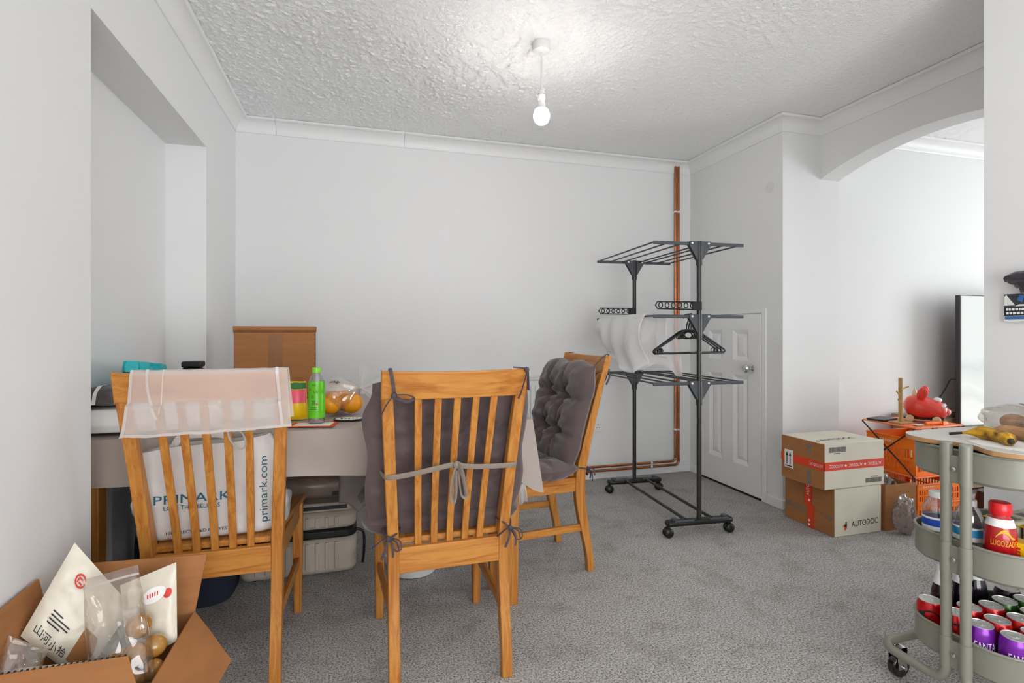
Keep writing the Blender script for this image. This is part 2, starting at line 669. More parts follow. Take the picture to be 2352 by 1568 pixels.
floor_mb = MB()
floor_mb.box(-1.05, XR + 0.15, YF - 0.15, YB + 0.15, -0.05, 0.0)
struct(floor_mb, 'floor', 'carpet', smooth=False)

# rough stippled ceiling, real relief
cl = MB()


def ceil_pt(x, y):
    h = 0.9 * max(0.0, nz(x * 62, y * 62, 1.3) - 0.12) + 0.8 * max(0.0, nz(x * 120, y * 120, 4.1) - 0.15) + 0.25 * max(0.0, nz(x * 24, y * 24, 9.0))
    amp = 0.017 * (0.35 + 0.65 * sstep(2.3, 0.6, x)) * (0.8 + 0.5 * nz(x * 1.7, y * 1.7, 3.0))
    return Vector((x, y, ZC + 0.003 - amp * h))


cl.grid(lambda u, v: ceil_pt(lerp(-0.72, 2.74, u), lerp(0.75, 3.52, v)), 560, 450)
cl.add([(-0.72, YF, ZC), (2.74, YF, ZC), (2.74, 0.76, ZC), (-0.72, 0.76, ZC)], [(0, 1, 2, 3)])
struct(cl, 'ceiling', 'artex', ang=180)
c2 = MB()
c2.grid(lambda u, v: ceil_pt(lerp(2.86, 4.6, u) - 3.0, lerp(0.9, 2.64, v)) + Vector((3.0, 0, 0)), 110, 110)
c2.add([(2.86, YF, ZC), (XR, YF, ZC), (XR, 0.91, ZC), (2.86, 0.91, ZC), (4.59, 0.91, ZC), (XR, 0.91, ZC), (XR, YN, ZC), (4.59, YN, ZC)],
       [(0, 1, 2, 3), (4, 5, 6, 7)])
struct(c2, 'ceiling_next_room', 'artex', ang=180)

w = MB()
w.box(-1.05, XL, YF - 0.15, 1.731, 0, ZT)
w.box(-1.05, XL, 2.88, YB + 0.15, 0, ZT)
w.box(-1.05, XL, 1.731, 2.88, 1.972, ZT)
w.box(-1.05, XN, 1.731, 2.88, 0, 1.972)
struct(w, 'wall_left', 'wall_paint', smooth=False)
struct(MB().box(XL, XD, YB, YB + 0.15, 0, ZT), 'wall_back', 'wall_paint', smooth=False)
wr = struct(MB().box(XD, XA1, YS, YB + 0.15, 0, ZT), 'wall_right', 'wall_paint', smooth=False)
pm = MB()
pm.tube([(XD - 0.0006, 2.69, 1.965), (XD + 0.001, 2.69, 1.965)], 0.037, n=28)
pm.build('grey_disc', 'disc_grey', wr, W=True)  # thin round disc, slightly greyer than the wall paint

poly = [(YP, 0), (1.41, 0), (1.41, 2.009)]
for i in range(1, 24):
    y = lerp(1.41, 2.59, i / 24)
    poly.append((y, 2.112 - 1.77 + math.sqrt(1.77 ** 2 - (y - 2.0) ** 2)))
poly += [(YS, 2.009), (YS, ZT), (YP, ZT)]
struct(MB().prism(poly, (XA0, 0, 0), (0, 1, 0), (0, 0, 1), XA1 - XA0), 'wall_arch', 'wall_paint', smooth=False)
struct(MB().box(XP, XA1, YF - 0.15, YP, 0, ZT), 'wall_pier', 'wall_paint', smooth=False)
struct(MB().box(XA1, XR + 0.15, YN, YN + 0.15, 0, ZT), 'wall_next_room_back', 'wall_paint', smooth=False)


def wall_with_fill_window(name, x0, x1, wx0, wx1, wz0, wz1, n):
    m = MB()
    m.box(x0, wx0, YF - 0.15, YF, 0, ZT)
    m.box(wx1, x1, YF - 0.15, YF, 0, ZT)
    m.box(wx0, wx1, YF - 0.15, YF, 0, wz0)
    m.box(wx0, wx1, YF - 0.15, YF, wz1, ZT)
    struct(m, name, 'wall_paint', smooth=False)
    g = MB().box(wx0, wx1, YF - 0.062, YF - 0.058, wz0, wz1)
    win = struct(g, 'window_%d' % n, 'pane', smooth=False)  # unseen window, added so fill light can enter from behind
    fr = MB()
    for a, b in ((wx0, wx0 + 0.05), (wx1 - 0.05, wx1), ((wx0 + wx1) / 2 - 0.03, (wx0 + wx1) / 2 + 0.03)):
        fr.box(a, b, YF - 0.09, YF - 0.03, wz0, wz1)
    fr.box(wx0, wx1, YF - 0.09, YF - 0.03, wz0, wz0 + 0.05)
    fr.box(wx0, wx1, YF - 0.09, YF - 0.03, wz1 - 0.05, wz1)
    fr.build('window_frame', 'white_plastic', win, bevel=0.004)
    MB().box(wx0 - 0.05, wx1 + 0.05, YF - 0.03, YF + 0.08, wz0 - 0.03, wz0).build('window_sill', 'trim_paint', win, bevel=0.004)


wall_with_fill_window('wall_front', -1.05, XP, -0.45, 1.85, 0.12, 2.08, 1)  # rear wall, with the added fill window
struct(MB().box(XA1, XR + 0.15, YF - 0.15, YF, 0, ZT), 'wall_next_room_front', 'wall_paint', smooth=False)
m = MB()
m.box(XR, XR + 0.15, YF, 0.05, 0, ZT)
m.box(XR, XR + 0.15, 1.75, YN, 0, ZT)
m.box(XR, XR + 0.15, 0.05, 1.75, 0, 0.12)
m.box(XR, XR + 0.15, 0.05, 1.75, 2.08, ZT)
struct(m, 'wall_next_room_right', 'wall_paint', smooth=False)
win2 = struct(MB().box(XR + 0.058, XR + 0.062, 0.05, 1.75, 0.12, 2.08), 'window_2', 'pane', smooth=False)
m = MB()
for a, b in ((0.05, 0.11), (0.87, 0.93), (1.69, 1.75)):
    m.box(XR + 0.03, XR + 0.09, a, b, 0.12, 2.08)
m.box(XR + 0.03, XR + 0.09, 0.05, 1.75, 0.12, 0.18)
m.box(XR + 0.03, XR + 0.09, 0.05, 1.75, 2.02, 2.08)
m.build('window_frame', 'white_plastic', win2, bevel=0.004)

# coving, mitred along the wall path
prof = [(0.0, -0.078), (0.006, -0.078)]
for i in range(11):
    a = math.pi / 2 * i / 10
    prof.append((0.066 - 0.060 * math.cos(a) + 0.004, -0.070 + 0.060 * math.sin(a) - 0.002))
prof += [(0.078, -0.006), (0.078, 0.0), (0.0, 0.0)]


def coving(path, side, names, mat_='trim_paint'):
    """path: wall corner points in the floor plan; side +1: the room lies left of the walking direction"""
    P = [Vector((a, b, 0)) for a, b in path]
    nrm = []
    for i in range(len(P) - 1):
        d = (P[i + 1] - P[i]).normalized()
        nrm.append(Vector((-d.y, d.x, 0)) * side)
    off = []
    for i in range(len(P)):
        a = nrm[max(0, i - 1)]
        b = nrm[min(len(nrm) - 1, i)]
        off.append((a + b) / (1 + a.dot(b)))
    for i, nm in enumerate(names):
        if nm is None:
            continue
        cuts = [0.0, 1.0]
        L = (P[i + 1] - P[i]).length
        if nm == 'trim_2':
            cuts = [0.0, 0.227 / L, 0.999 / L, 1.0]
        m = MB()
        for c in range(len(cuts) - 1):
            t0, t1 = cuts[c] + (0.0008 / L if c else 0), cuts[c + 1] - (0.0008 / L if c < len(cuts) - 2 else 0)
            ring = []
            for t in (t0, t1):
                base, o = P[i].lerp(P[i + 1], t), off[i].lerp(off[i + 1], t) if (t in (0.0, 1.0)) else nrm[i]
                ring.append([base + o * d + Vector((0, 0, ZC + z)) for d, z in prof])
            k = len(prof)
            m.add(ring[0] + ring[1], [(j, (j + 1) % k, k + (j + 1) % k, k + j) for j in range(k)] + [tuple(range(k)), tuple(reversed(range(k, 2 * k)))])
        struct(m, nm, mat_, ang=30)


coving([(XL, YF), (XL, YB), (XD, YB), (XD, YS), (XA0, YS), (XA0, YP)], -1, ['trim_1', 'trim_2', 'trim_3', 'trim_4', 'trim_5'])
coving([(XA1, YN), (XR, YN)], -1, ['trim_6'])

# skirting boards
struct(MB().box(XL, XD, YB - 0.014, YB, 0, 0.05), 'baseboard_back', 'trim_paint', bevel=0.004)
sk = MB()
sk.box(XD - 0.014, XD, 3.42, YB - 0.014, 0, 0.06)
sk.box(XD - 0.014, XD, YS - 0.014, 2.71, 0, 0.06)
struct(sk, 'baseboard_right', 'trim_paint', bevel=0.004)
struct(MB().box(XD, XA1, YS - 0.014, YS, 0, 0.06), 'baseboard_stub', 'trim_paint', bevel=0.004)
struct(MB().box(XL, XL + 0.014, YF, 1.731, 0, 0.06), 'baseboard_left', 'trim_paint', bevel=0.004)
struct(MB().box(XP - 0.014, XP, YF, YP, 0, 0.06), 'baseboard_pier', 'trim_paint', bevel=0.004)
struct(MB().box(XA1, XR, YN - 0.014, YN, 0, 0.07), 'baseboard_next_room', 'trim_paint', bevel=0.004)

# low cupboard door with moulded panels
DY0, DY1, DZ0, DZ1 = 2.752, 3.385, 0.016, 1.186
d1 = MB()
xs = XD - 0.016
cols = [(2.857, 3.005), (3.117, 3.259)]
rows = [(0.19, 0.785), (0.88, 1.085)]
ys = [DY0, 2.857, 3.005, 3.117, 3.259, DY1]
zs = [DZ0, 0.19, 0.785, 0.88, 1.085, DZ1]
for i in range(5):
    for j in range(5):
        if i in (1, 3) and j in (1, 3):
            continue
        d1.box(xs, XD, ys[i], ys[i + 1], zs[j], zs[j + 1])
door = struct(d1, 'door_1', 'door_paint', smooth=False)
for (a, b) in cols:
    for (c, d) in rows:
        q = MB()
        g, h = 0.028, 0.055
        lv = [(a, b, c, d, xs), (a + g, b - g, c + g, d - g, XD - 0.003), (a + h, b - h, c + h, d - h, XD - 0.011)]
        if b - a < 2 * h + 0.02:
            lv = lv[:1] + [(a + 0.022, b - 0.022, c + 0.03, d - 0.03, XD - 0.003), (a + 0.042, b - 0.042, c + 0.055, d - 0.055, XD - 0.011)]
        vs = []
        for (y0, y1, z0, z1, x) in lv:
            vs += [(x, y0, z0), (x, y1, z0), (x, y1, z1), (x, y0, z1)]
        fs = []
        for k in range(2):
            for s in range(4):
                fs.append((k * 4 + s, k * 4 + (s + 1) % 4, k * 4 + 4 + (s + 1) % 4, k * 4 + 4 + s))
        fs.append((8, 9, 10, 11))
        q.add(vs, fs)
        q.build('panel', 'door_paint', door, smooth=False)
kb = MB()
mk = Matrix.Translation((xs, 2.832, 0.835)) @ Matrix.Rotation(R(-90), 4, 'Y')
kb.lathe([(0.027, 0), (0.027, 0.004), (0.012, 0.008), (0.010, 0.022), (0.020, 0.028), (0.028, 0.040), (0.028, 0.048), (0.020, 0.058), (0.004, 0.061)], 24, mk)
kb.build('knob', 'chrome', door)
fr = MB()
fr.box(XD - 0.011, XD, 2.712, DY0 - 0.003, 0.0, DZ1 + 0.032)
fr.box(XD - 0.011, XD, DY0 - 0.003, DY1 + 0.03, DZ1 + 0.004, DZ1 + 0.032)
fr.box(XD - 0.011, XD, DY1 + 0.003, DY1 + 0.03, 0.0, DZ1 + 0.004)
fr.build('architrave', 'door_paint', door, bevel=0.003)
gp = MB()
gp.box(XD - 0.012, XD - 0.001, DY0 - 0.003, DY1 + 0.003, 0.0005, DZ0)
gp.build('door_gap', 'ink', door, smooth=False)

# ------------------------------------------------------------------ pendant lamp
BX, BY = 0.7786, 2.2136
lamp = thing('pendant_lamp', 'bare lit bulb hanging from a white ceiling rose on a short cord', 'lamp', (BX, BY, ZC - 0.002))


def lz(z):
    return z - (ZC - 0.002)


MB().lathe([(0.041, lz(2.356)), (0.041, lz(2.328)), (0.038, lz(2.320)), (0.03, lz(2.316)), (0.004, lz(2.315))], 32).build('ceiling_rose', 'white_plastic', lamp)
MB().tube(catmull([(0, 0, lz(2.318)), (0.003, 0, lz(2.26)), (0.001, 0, lz(2.2)), (0.002, 0, lz(2.145))]), 0.0032, 8).build('cord', 'white_plastic', lamp)
MB().lathe([(0.004, lz(2.158)), (0.010, lz(2.152)), (0.0155, lz(2.138)), (0.0165, lz(2.127)), (0.0165, lz(2.104)), (0.016, lz(2.103))], 24, Matrix.Translation((0.002, 0, 0))).build('bulb_holder', 'white_plastic', lamp)
MB().lathe([(0.0172, lz(2.128)), (0.0172, lz(2.1255))], 24, Matrix.Translation((0.002, 0, 0)), cap=False).build('ring', 'grey_plastic', lamp)
MB().lathe([(0.0140, lz(2.105)), (0.0152, lz(2.090)), (0.0190, lz(2.074)), (0.0262, lz(2.062))], 24, Matrix.Translation((0.002, 0, 0)), cap=False).build('bulb_collar', 'white_plastic', lamp)
MB().lathe([(0.0262, lz(2.062)), (0.0325, lz(2.053)), (0.0365, lz(2.038)), (0.0355, lz(2.022)), (0.029, lz(2.006)), (0.017, lz(1.996)), (0.002, lz(1.993))], 16, Matrix.Translation((0.002, 0, 0))).build('bulb', 'bulb_glow', lamp)

# ------------------------------------------------------------------ copper pipes, socket, radiator


def pipe(label, xv, zh, yoff):
    t = thing('copper_pipe', label, 'pipe', (xv, yoff, 0), group='heating pipes in the corner')
    y = yoff
    r = 0.0085
    pts = [(xv, y, ZC - 0.03), (xv, y, 1.2), (xv, y, zh + 0.03)]
    for i in range(1, 6):
        a = math.pi / 2 * i / 6
        pts.append((xv - 0.03 * (1 - math.cos(a)), y, zh + 0.03 - 0.03 * math.sin(a)))
    pts += [(xv - 0.03, y, zh), (1.6, y, zh), (1.28, y, zh)]
    MB().tube(pts, r, 12).build('pipe_run', 'copper', t, W=True)
    MB().tube([(xv, y, zh + 0.045), (xv, y, zh + 0.025)], r + 0.0015, 12).build('elbow_joint', 'copper', t, W=True)
    for z in (0.33, 1.98):
        m = MB()
        m.tube([(xv, y, z - 0.006), (xv, y, z + 0.006)], r + 0.003, 12)
        m.box(xv - 0.006, xv + 0.006, y, YB, z - 0.006, z + 0.006)
        m.build('pipe_clip', 'white_plastic', t, W=True)
    m = MB()
    m.tube([(2.09, y, zh), (2.104, y, zh)], r + 0.003, 12)
    m.box(2.09, 2.104, y, YB - 0.014, zh - 0.006, zh + 0.006)
    m.build('pipe_clip', 'white_plastic', t, W=True)


pipe('left copper pipe of the pair in the corner, bending into the upper run', 2.305, 0.092, 3.4835)
pipe('right copper pipe of the pair in the corner, bending into the lower run', 2.331, 0.062, 3.4835)

so = thing('wall_socket', 'white double wall socket low on the back wall beside a chair', 'socket', (1.632, YB, 0.34))
MB().box(1.559, 1.705, YB - 0.012, YB, 0.341, 0.427).build('face_plate', 'white_plastic', so, W=True, bevel=0.003)
for cx_ in (1.596, 1.668):
    m = MB()
    for dx, dz, ww, hh in ((0, 0.02, 0.004, 0.008), (-0.011, -0.004, 0.0065, 0.004), (0.011, -0.004, 0.0065, 0.004)):
        m.box(cx_ + dx - ww / 2, cx_ + dx + ww / 2, YB - 0.0125, YB - 0.011, 0.376 + dz - hh / 2, 0.376 + dz + hh / 2)
    m.build('pin_holes', 'ink', so, W=True, smooth=False)
    MB().box(cx_ - 0.022 - 0.005, cx_ - 0.022 + 0.005, YB - 0.015, YB - 0.012, 0.400, 0.418).build('switch', 'white_plastic', so, W=True, bevel=0.001)

ra = thing('radiator', 'white panel radiator on the back wall behind the chairs', 'radiator', (0.8, 3.44, 0.2))
rm = MB().box(0.32, 1.28, 3.425, 3.475, 0.22, 0.742)
rm.build('panel_body', 'rad_white', ra, W=True, bevel=0.006)
for i in range(26):
    x = 0.35 + i * 0.0353
    MB().box(x, x + 0.022, 3.415, 3.425, 0.245, 0.705).build('flute', 'rad_white', ra, W=True, bevel=0.004)
MB().box(0.315, 1.285, 3.412, 3.48, 0.742, 0.750).build('top_grille', 'rad_white', ra, W=True, bevel=0.002)
MB().tube([(1.27, 3.4835, 0.092), (1.27, 3.46, 0.14), (1.27, 3.45, 0.23)], 0.0085, 10).build('feed_pipe', 'copper', ra, W=True)
for x in (0.45, 1.15):
    MB().box(x - 0.02, x + 0.02, 3.475, YB - 0.016, 0.30, 0.66).build('bracket', 'rad_white', ra, W=True)

# ------------------------------------------------------------------ chairs


def make_chair(label, loc, rz):
    t = thing('dining_chair', label, 'chair', loc, rz, 'oak slat-back dining chairs')
    # y of the back's centre line at height z
    def back_y(z):
        if z < 0.43:
            return lerp(0.0, 0.052, sstep(0, 0.36, z))
        return lerp(0.052, -0.072, ((z - 0.43) / 0.53) ** 1.15)

    def half(z):
        return lerp(0.171, 0.171, z) if z < 0.43 else lerp(0.171, 0.196, (z - 0.43) / 0.45)
    for s in (-1, 1):
        pts, wx, wy = [], [], []
        for i in range(19):
            z = 0.885 * i / 18
            pts.append((s * half(z), back_y(z), z))
            wx.append(0.033)
            wy.append(lerp(0.030, 0.046, sstep(0, 0.35, z)) if z < 0.45 else lerp(0.046, 0.026, (z - 0.45) / 0.44))
        MB().rectsweep(pts, wx, wy).build('rear_leg', 'oak_z', t, bevel=0.003)
    for s in (-1, 1):
        MB().rectsweep([(s * 0.186, 0.462, 0), (s * 0.186, 0.462, 0.28), (s * 0.186, 0.458, 0.424)], [0.027, 0.036, 0.038], [0.027, 0.036, 0.038]).build('front_leg', 'oak_z', t, bevel=0.003)

    def crest(u, v):
        x = lerp(-0.2135, 0.2135, u)
        bow = 0.024 * (1 - (x / 0.2135) ** 2)
        # v around the section: rear bottom, rear top, front top, front bottom
        k = int(round(v * 4)) % 4
        z = (0.880, 0.962, 0.962, 0.880)[k] - (0.004 * (1 - (x / 0.2135) ** 2) if k in (1, 2) else 0.0)
        y = back_y(z) - bow + (-0.012, -0.012, 0.010, 0.010)[k]
        return Vector((x, y, z))
    m = MB()
    m.grid(crest, 21, 4, cv=True)
    m.f.append((3, 2, 1, 0))
    k = 20 * 4
    m.f.append((k, k + 1, k + 2, k + 3))
    m.build('crest_rail', 'oak_x', t, bevel=0.003)
    for i in range(5):
        pts = []
        xt, xb = (i - 2) * 0.056, (i - 2) * 0.048
        for j in range(9):
            z = lerp(0.418, 0.888, j / 8)
            x = lerp(xb, xt, j / 8)
            bow = 0.024 * (1 - (x / 0.2135) ** 2) * (j / 8)
            pts.append((x, back_y(z) - bow - 0.001, z))
        MB().rectsweep(pts, 0.0205, 0.012).build('back_slat', 'oak_z', t, bevel=0.002)
    MB().box(-0.156, 0.156, 0.030, 0.056, 0.346, 0.424).build('rear_rail', 'oak_x', t, bevel=0.003)
    MB().box(-0.168, 0.168, 0.447, 0.467, 0.362, 0.424).build('front_rail', 'oak_x', t, bevel=0.002)
    for s in (-1, 1):
        m = MB()
        m.hexa([(s * 0.163, 0.07, 0.362), (s * 0.181, 0.07, 0.362), (s * 0.195, 0.445, 0.362), (s * 0.177, 0.445, 0.362)],
               [(s * 0.163, 0.07, 0.424), (s * 0.181, 0.07, 0.424), (s * 0.195, 0.445, 0.424), (s * 0.177, 0.445, 0.424)])
        m.build('side_rail', 'oak_y', t, bevel=0.002)
        m = MB()
        m.hexa([(s * 0.163, 0.042, 0.182), (s * 0.179, 0.042, 0.182), (s * 0.194, 0.45, 0.182), (s * 0.178, 0.45, 0.182)],
               [(s * 0.163, 0.042, 0.214), (s * 0.179, 0.042, 0.214), (s * 0.194, 0.45, 0.214), (s * 0.178, 0.45, 0.214)])
        m.build('stretcher', 'oak_y', t, bevel=0.002)
    m = MB()
    m.hexa([(-0.160, 0.058, 0.424), (0.160, 0.058, 0.424), (0.213, 0.488, 0.424), (-0.213, 0.488, 0.424)],
           [(-0.160, 0.058, 0.443), (0.160, 0.058, 0.443), (0.213, 0.488, 0.443), (-0.213, 0.488, 0.443)])
    m.build('seat', 'oak_y', t, bevel=0.005)
    return t


chairA = make_chair('oak dining chair nearest the left wall, with a white bag draped on its back', (-0.412, 1.70, 0), 0)
chairB = make_chair('oak dining chair in the middle with its slatted back to the camera', (0.270, 1.575, 0), R(1.5))
chairC = make_chair('oak dining chair at the right end of the table, seen from the side', (0.985, 2.345, 0), R(93.5))


# ------------------------------------------------------------------ tufted cushions


def pad(w_, h_, th, tufts, seed, power=5.0):
    """a tufted pad in the x/z plane centred on the origin, thickness along y"""
    def surf(side):
        def f(u, v):
            a, b = u * 2 - 1, v * 2 - 1
            ex = (1 - abs(a) ** power)
            ez = (1 - abs(b) ** power)
            T = th * 0.5 * max(0.0, ex) ** 0.45 * max(0.0, ez) ** 0.45
            x, z = a * w_ / 2, b * h_ / 2
            # rounded outline, slightly pinched between tufts
            rr = 1 - 0.045 * (a * a) * (b * b) - 0.02 * math.cos(b * math.pi * 2.2) * a * a - 0.02 * math.cos(a * math.pi * 2.2) * b * b
            rr *= 1 + 0.06 * nz(a * 2.4 + seed, b * 2.4, 0.5) * max(abs(a), abs(b)) ** 2
            x *= rr
            z *= rr
            dip = 0.0
            for (tx, tz) in tufts:
                d = math.hypot(x - tx, z - tz)
                th_ = math.atan2(z - tz, x - tx)
                dip += 0.80 * math.exp(-(d / 0.026) ** 2) + 0.42 * math.exp(-(d / 0.070) ** 2)
                dip += 0.16 * math.sin(7 * th_ + seed * 3 + tx * 40) * math.exp(-((d - 0.05) / 0.035) ** 2)
            txs = sorted(set(p[0] for p in tufts))
            tzs = sorted(set(p[1] for p in tufts))
            for q in txs:
                dip += 0.17 * math.exp(-((x - q + 0.012 * math.sin(z * 22)) / 0.013) ** 2)
            for q in tzs:
                dip += 0.24 * math.exp(-((z - q + 0.010 * math.sin(x * 25)) / 0.013) ** 2)
            T *= max(0.12, 1 - min(0.88, dip))
            wr_ = 0.012 * nz(x * 20 + seed, z * 8, side) + 0.009 * nz(x * 8, z * 28 + seed, side) + 0.005 * nz(x * 45, z * 45, side + seed)
            T += wr_ * ex * ez
            return Vector((x, side * T, z))
        return f
    return surf


def make_cushion(label, loc, rz, back_w=0.505, dx=0.0, waist=True):
    t = thing('chair_cushion', label, 'cushion', loc, rz, 'tufted chair cushions')
    lean = math.atan2(0.115, 0.46)
    bt = [(-0.075, 0.075), (0.075, 0.075), (-0.075, -0.085), (0.075, -0.085)]
    mback = Matrix.Translation((dx, 0.060, 0.695)) @ Matrix.Rotation(lean, 4, 'X')
    m = MB()
    for side in (1, -1):
        f = pad(back_w, 0.50, 0.15 if side > 0 else 0.06, bt, 1.7 + loc[0], power=4.5)(side)
        m.grid(lambda u, v: mback @ f(u if side < 0 else 1 - u, v), 57, 57)
    m.build('back_pad', 'cushion', t, ang=80)
    ms = Matrix.Translation((dx, 0.295, 0.482)) @ Matrix.Rotation(R(90), 4, 'X')
    m = MB()
    for side in (1, -1):
        f = pad(0.53, 0.45, 0.135 if side < 0 else 0.068, bt, 5.3 + loc[1], power=4.5)(side)
        m.grid(lambda u, v: ms @ f(u if side < 0 else 1 - u, v), 49, 49)
    m.build('seat_pad', 'cushion', t, ang=80)
    # ties
    for s in (-1, 1):
        m = MB()
        if s < 0:
            m.tube(catmull([(s * 0.185, 0.0, 0.90), (s * 0.190, -0.068, 0.965), (s * 0.188, -0.092, 0.955), (s * 0.180, -0.086, 0.905), (s * 0.18, -0.082, 0.893)]), 0.005, 6, ry=0.002)
            m.tube(catmull([(-0.18, -0.086, 0.895), (-0.15, -0.112, 0.898), (-0.128, -0.106, 0.888), (-0.148, -0.100, 0.878), (-0.178, -0.086, 0.890)]), 0.0048, 6, ry=0.002)
            m.tube(catmull([(-0.18, -0.086, 0.895), (-0.2, -0.085, 0.87), (-0.214, -0.06, 0.835)]), 0.0048, 6, ry=0.002)
            m.tube(catmull([(-0.18, -0.086, 0.895), (-0.176, -0.08, 0.86), (-0.168, -0.07, 0.835)]), 0.0045, 6, ry=0.002)
            m.ball((-0.18, -0.088, 0.894), 0.009, 10, 6)
        else:
            m.tube(catmull([(0.165, -0.086, 0.966), (0.190, -0.090, 0.964), (0.208, -0.086, 0.960), (0.213, -0.08, 0.94), (0.217, -0.075, 0.895)]), 0.0058, 6, ry=0.002)
            m.tube(catmull([(0.208, -0.092, 0.958), (0.200, -0.095, 0.93), (0.188, -0.092, 0.89), (0.182, -0.085, 0.872)]), 0.0050, 6, ry=0.002)
            m.ball((0.207, -0.088, 0.958), 0.0085, 10, 6)
        m.build('tie', 'cushion_tie', t)
    for s in (-1, 1):
        m = MB()
        c = Vector((s * 0.188, 0.020, 0.462 if s < 0 else 0.452))
        m.tube(catmull([(s * 0.15, 0.055, 0.476), (s * 0.168, 0.018, 0.470), tuple(c), (s * 0.2, 0.06, 0.47), (s * 0.19, 0.1, 0.475)]), 0.0042, 6, ry=0.002)
        for q in ((-0.045, -0.012, -0.02), (0.03, -0.015, -0.032), (0.012, -0.02, -0.05), (-0.02, -0.016, -0.055)):
            e = c + Vector(q)
            mid = c.lerp(e, 0.55) + Vector((0.004, -0.012, 0.012))
            m.tube(catmull([tuple(c), tuple(mid), tuple(e)]), 0.0042, 6, ry=0.0018)
        m.tube(catmull([tuple(c), tuple(c + Vector((0.03, -0.012, -0.005))), tuple(c + Vector((0.038, -0.012, -0.03))), tuple(c + Vector((0.02, -0.012, -0.035))), tuple(c)]), 0.0035, 6, ry=0.0018)
        m.ball(c + Vector((0, -0.006, 0)), 0.008, 10, 6)
        m.build('tie', 'cushion_tie', t)
    if waist:
        m = MB()
        m.tube(catmull([(-0.21, 0.04, 0.655), (-0.196, -0.012, 0.650), (-0.15, -0.028, 0.655), (-0.09, -0.046, 0.668), (-0.02, -0.060, 0.683), (0.0, -0.062, 0.685),
                        (0.03, -0.058, 0.676), (0.09, -0.046, 0.668), (0.16, -0.030, 0.662), (0.197, -0.014, 0.66), (0.21, 0.04, 0.66)]), 0.0016, 6, ry=0.0075, up=(0, 0, 1))
        m.build('waist_strap', 'strap', t)
        m = MB()
        m.ball((0.0, -0.066, 0.684), 0.012, 10, 8, sc=(1, 0.7, 1))
        for q in ([(0, -0.066, 0.685), (-0.014, -0.078, 0.65), (-0.018, -0.074, 0.60), (-0.010, -0.072, 0.578), (-0.004, -0.07, 0.61), (-0.004, -0.068, 0.67)],
                  [(0, -0.066, 0.685), (0.012, -0.080, 0.66), (0.022, -0.076, 0.62), (0.026, -0.072, 0.592), (0.012, -0.072, 0.60), (0.004, -0.068, 0.67)],
                  [(0, -0.066, 0.69), (0.01, -0.084, 0.675), (0.018, -0.08, 0.65), (0.026, -0.078, 0.644)]):
            m.tube(catmull(q), 0.0018, 6, ry=0.0065)
        m.build('bow', 'strap', t)
    return t


cuB = make_cushion('mauve-brown tufted cushion tied to the middle chair with a bow at the back', (0.270, 1.575, 0), R(1.5))
cuC = make_cushion('mauve-brown tufted cushion on the side-on chair, its buttoned front showing', (0.985, 2.345, 0), R(93.5), waist=False)

# ------------------------------------------------------------------ dining table and cloth
TX0, TX1, TY0, TY1 = -0.855, 0.615, 1.868, 2.855
tb = thing('dining_table', 'long oak dining table under a grey cloth, its left end in the wall recess', 'table', (-0.12, 2.36, 0))
MB().box(TX0 + 0.005, TX1 - 0.005, TY0 + 0.005, TY1 - 0.005, 0.715, 0.745).build('table_top', 'oak_x', tb, W=True, bevel=0.004)
ap = MB()
for y in (TY0 + 0.12, TY1 - 0.12):
    ap.box(TX0 + 0.06, TX1 - 0.08, y - 0.01, y + 0.01, 0.64, 0.715)
for x in (TX0 + 0.05, TX1 - 0.06):
    ap.box(x - 0.01, x + 0.01, TY0 + 0.12, TY1 - 0.12, 0.64, 0.715)
ap.build('apron', 'oak_x', tb, W=True)
for x in (TX0 + 0.03, TX1 - 0.042):
    for y in (TY0 + 0.13, TY1 - 0.13):
        MB().rectsweep([(x, y, 0), (x, y, 0.4), (x, y, 0.715)], [0.05, 0.058, 0.06], [0.05, 0.058, 0.06]).build('leg', 'oak_z', tb, W=True, bevel=0.003)

# tablecloth: the top sheet, the front, right and rear drops and a hanging corner
tc = MB()
NX, NY = 90, 40
x0, x1, y0, y1 = TX0 - 0.012, TX1 + 0.006, TY0 - 0.008, TY1 + 0.004


def cloth_top(u, v):
    x, y = lerp(x0, x1, u), lerp(y0, y1, v)
    z = 0.7485 + 0.0035 * max(0.0, nz(x * 5, y * 5, 2.2)) + 0.0012 * abs(nz(x * 16, y * 3, 4))
    e = min((x1 - x), (y - y0), (y1 - y)) / 0.012
    if e < 1:
        z = 0.7485 - 0.004 * (1 - e) + (z - 0.7485) * e
    return Vector((x, y, z))


def front_drop(u, v):
    x = lerp(x0, x1, u)
    hem = 0.603 - 0.022 * sstep(-0.4, 0.1, x) - 0.004 * nz(x * 3, 5)
    top = cloth_top(u, 0)
    z = lerp(top.z, hem, v)
    k = 0.004 + 0.012 * v * (math.sin(x * 17) * 0.5 + nz(x * 6, v, 8)) + 0.008 * v
    # the cloth flares out into a fold near the right corner
    k += 0.035 * v * sstep(0.48, 0.615, x)
    if x > 0.40:
        z -= v * 0.10 * sstep(0.42, 0.615, x) ** 2
    return Vector((x + 0.03 * v * sstep(0.5, 0.615, x), y0 - k + 0.004, z))


def right_drop(u, v):
    y = lerp(y0, y1, u)
    hem = 0.60 - 0.12 * (1 - sstep(0, 0.22, u)) ** 2
    top = cloth_top(1, u)
    z = lerp(top.z, hem, v)
    k = 0.004 + v * (0.02 + 0.01 * math.sin(y * 19))
    f = front_drop(1, v) if u == 0 else None
    p = Vector((x1 + k - 0.004, y, z))
    if u < 0.2:
        a = 1 - u / 0.2
        q = front_drop(1, v)
        p = p.lerp(Vector((q.x, q.y + u * (y1 - y0), q.z)), a)
    return p


def rear_drop(u, v):
    top = cloth_top(u, 1)
    return Vector((top.x, y1 + 0.004 * v, lerp(top.z, 0.60, v)))


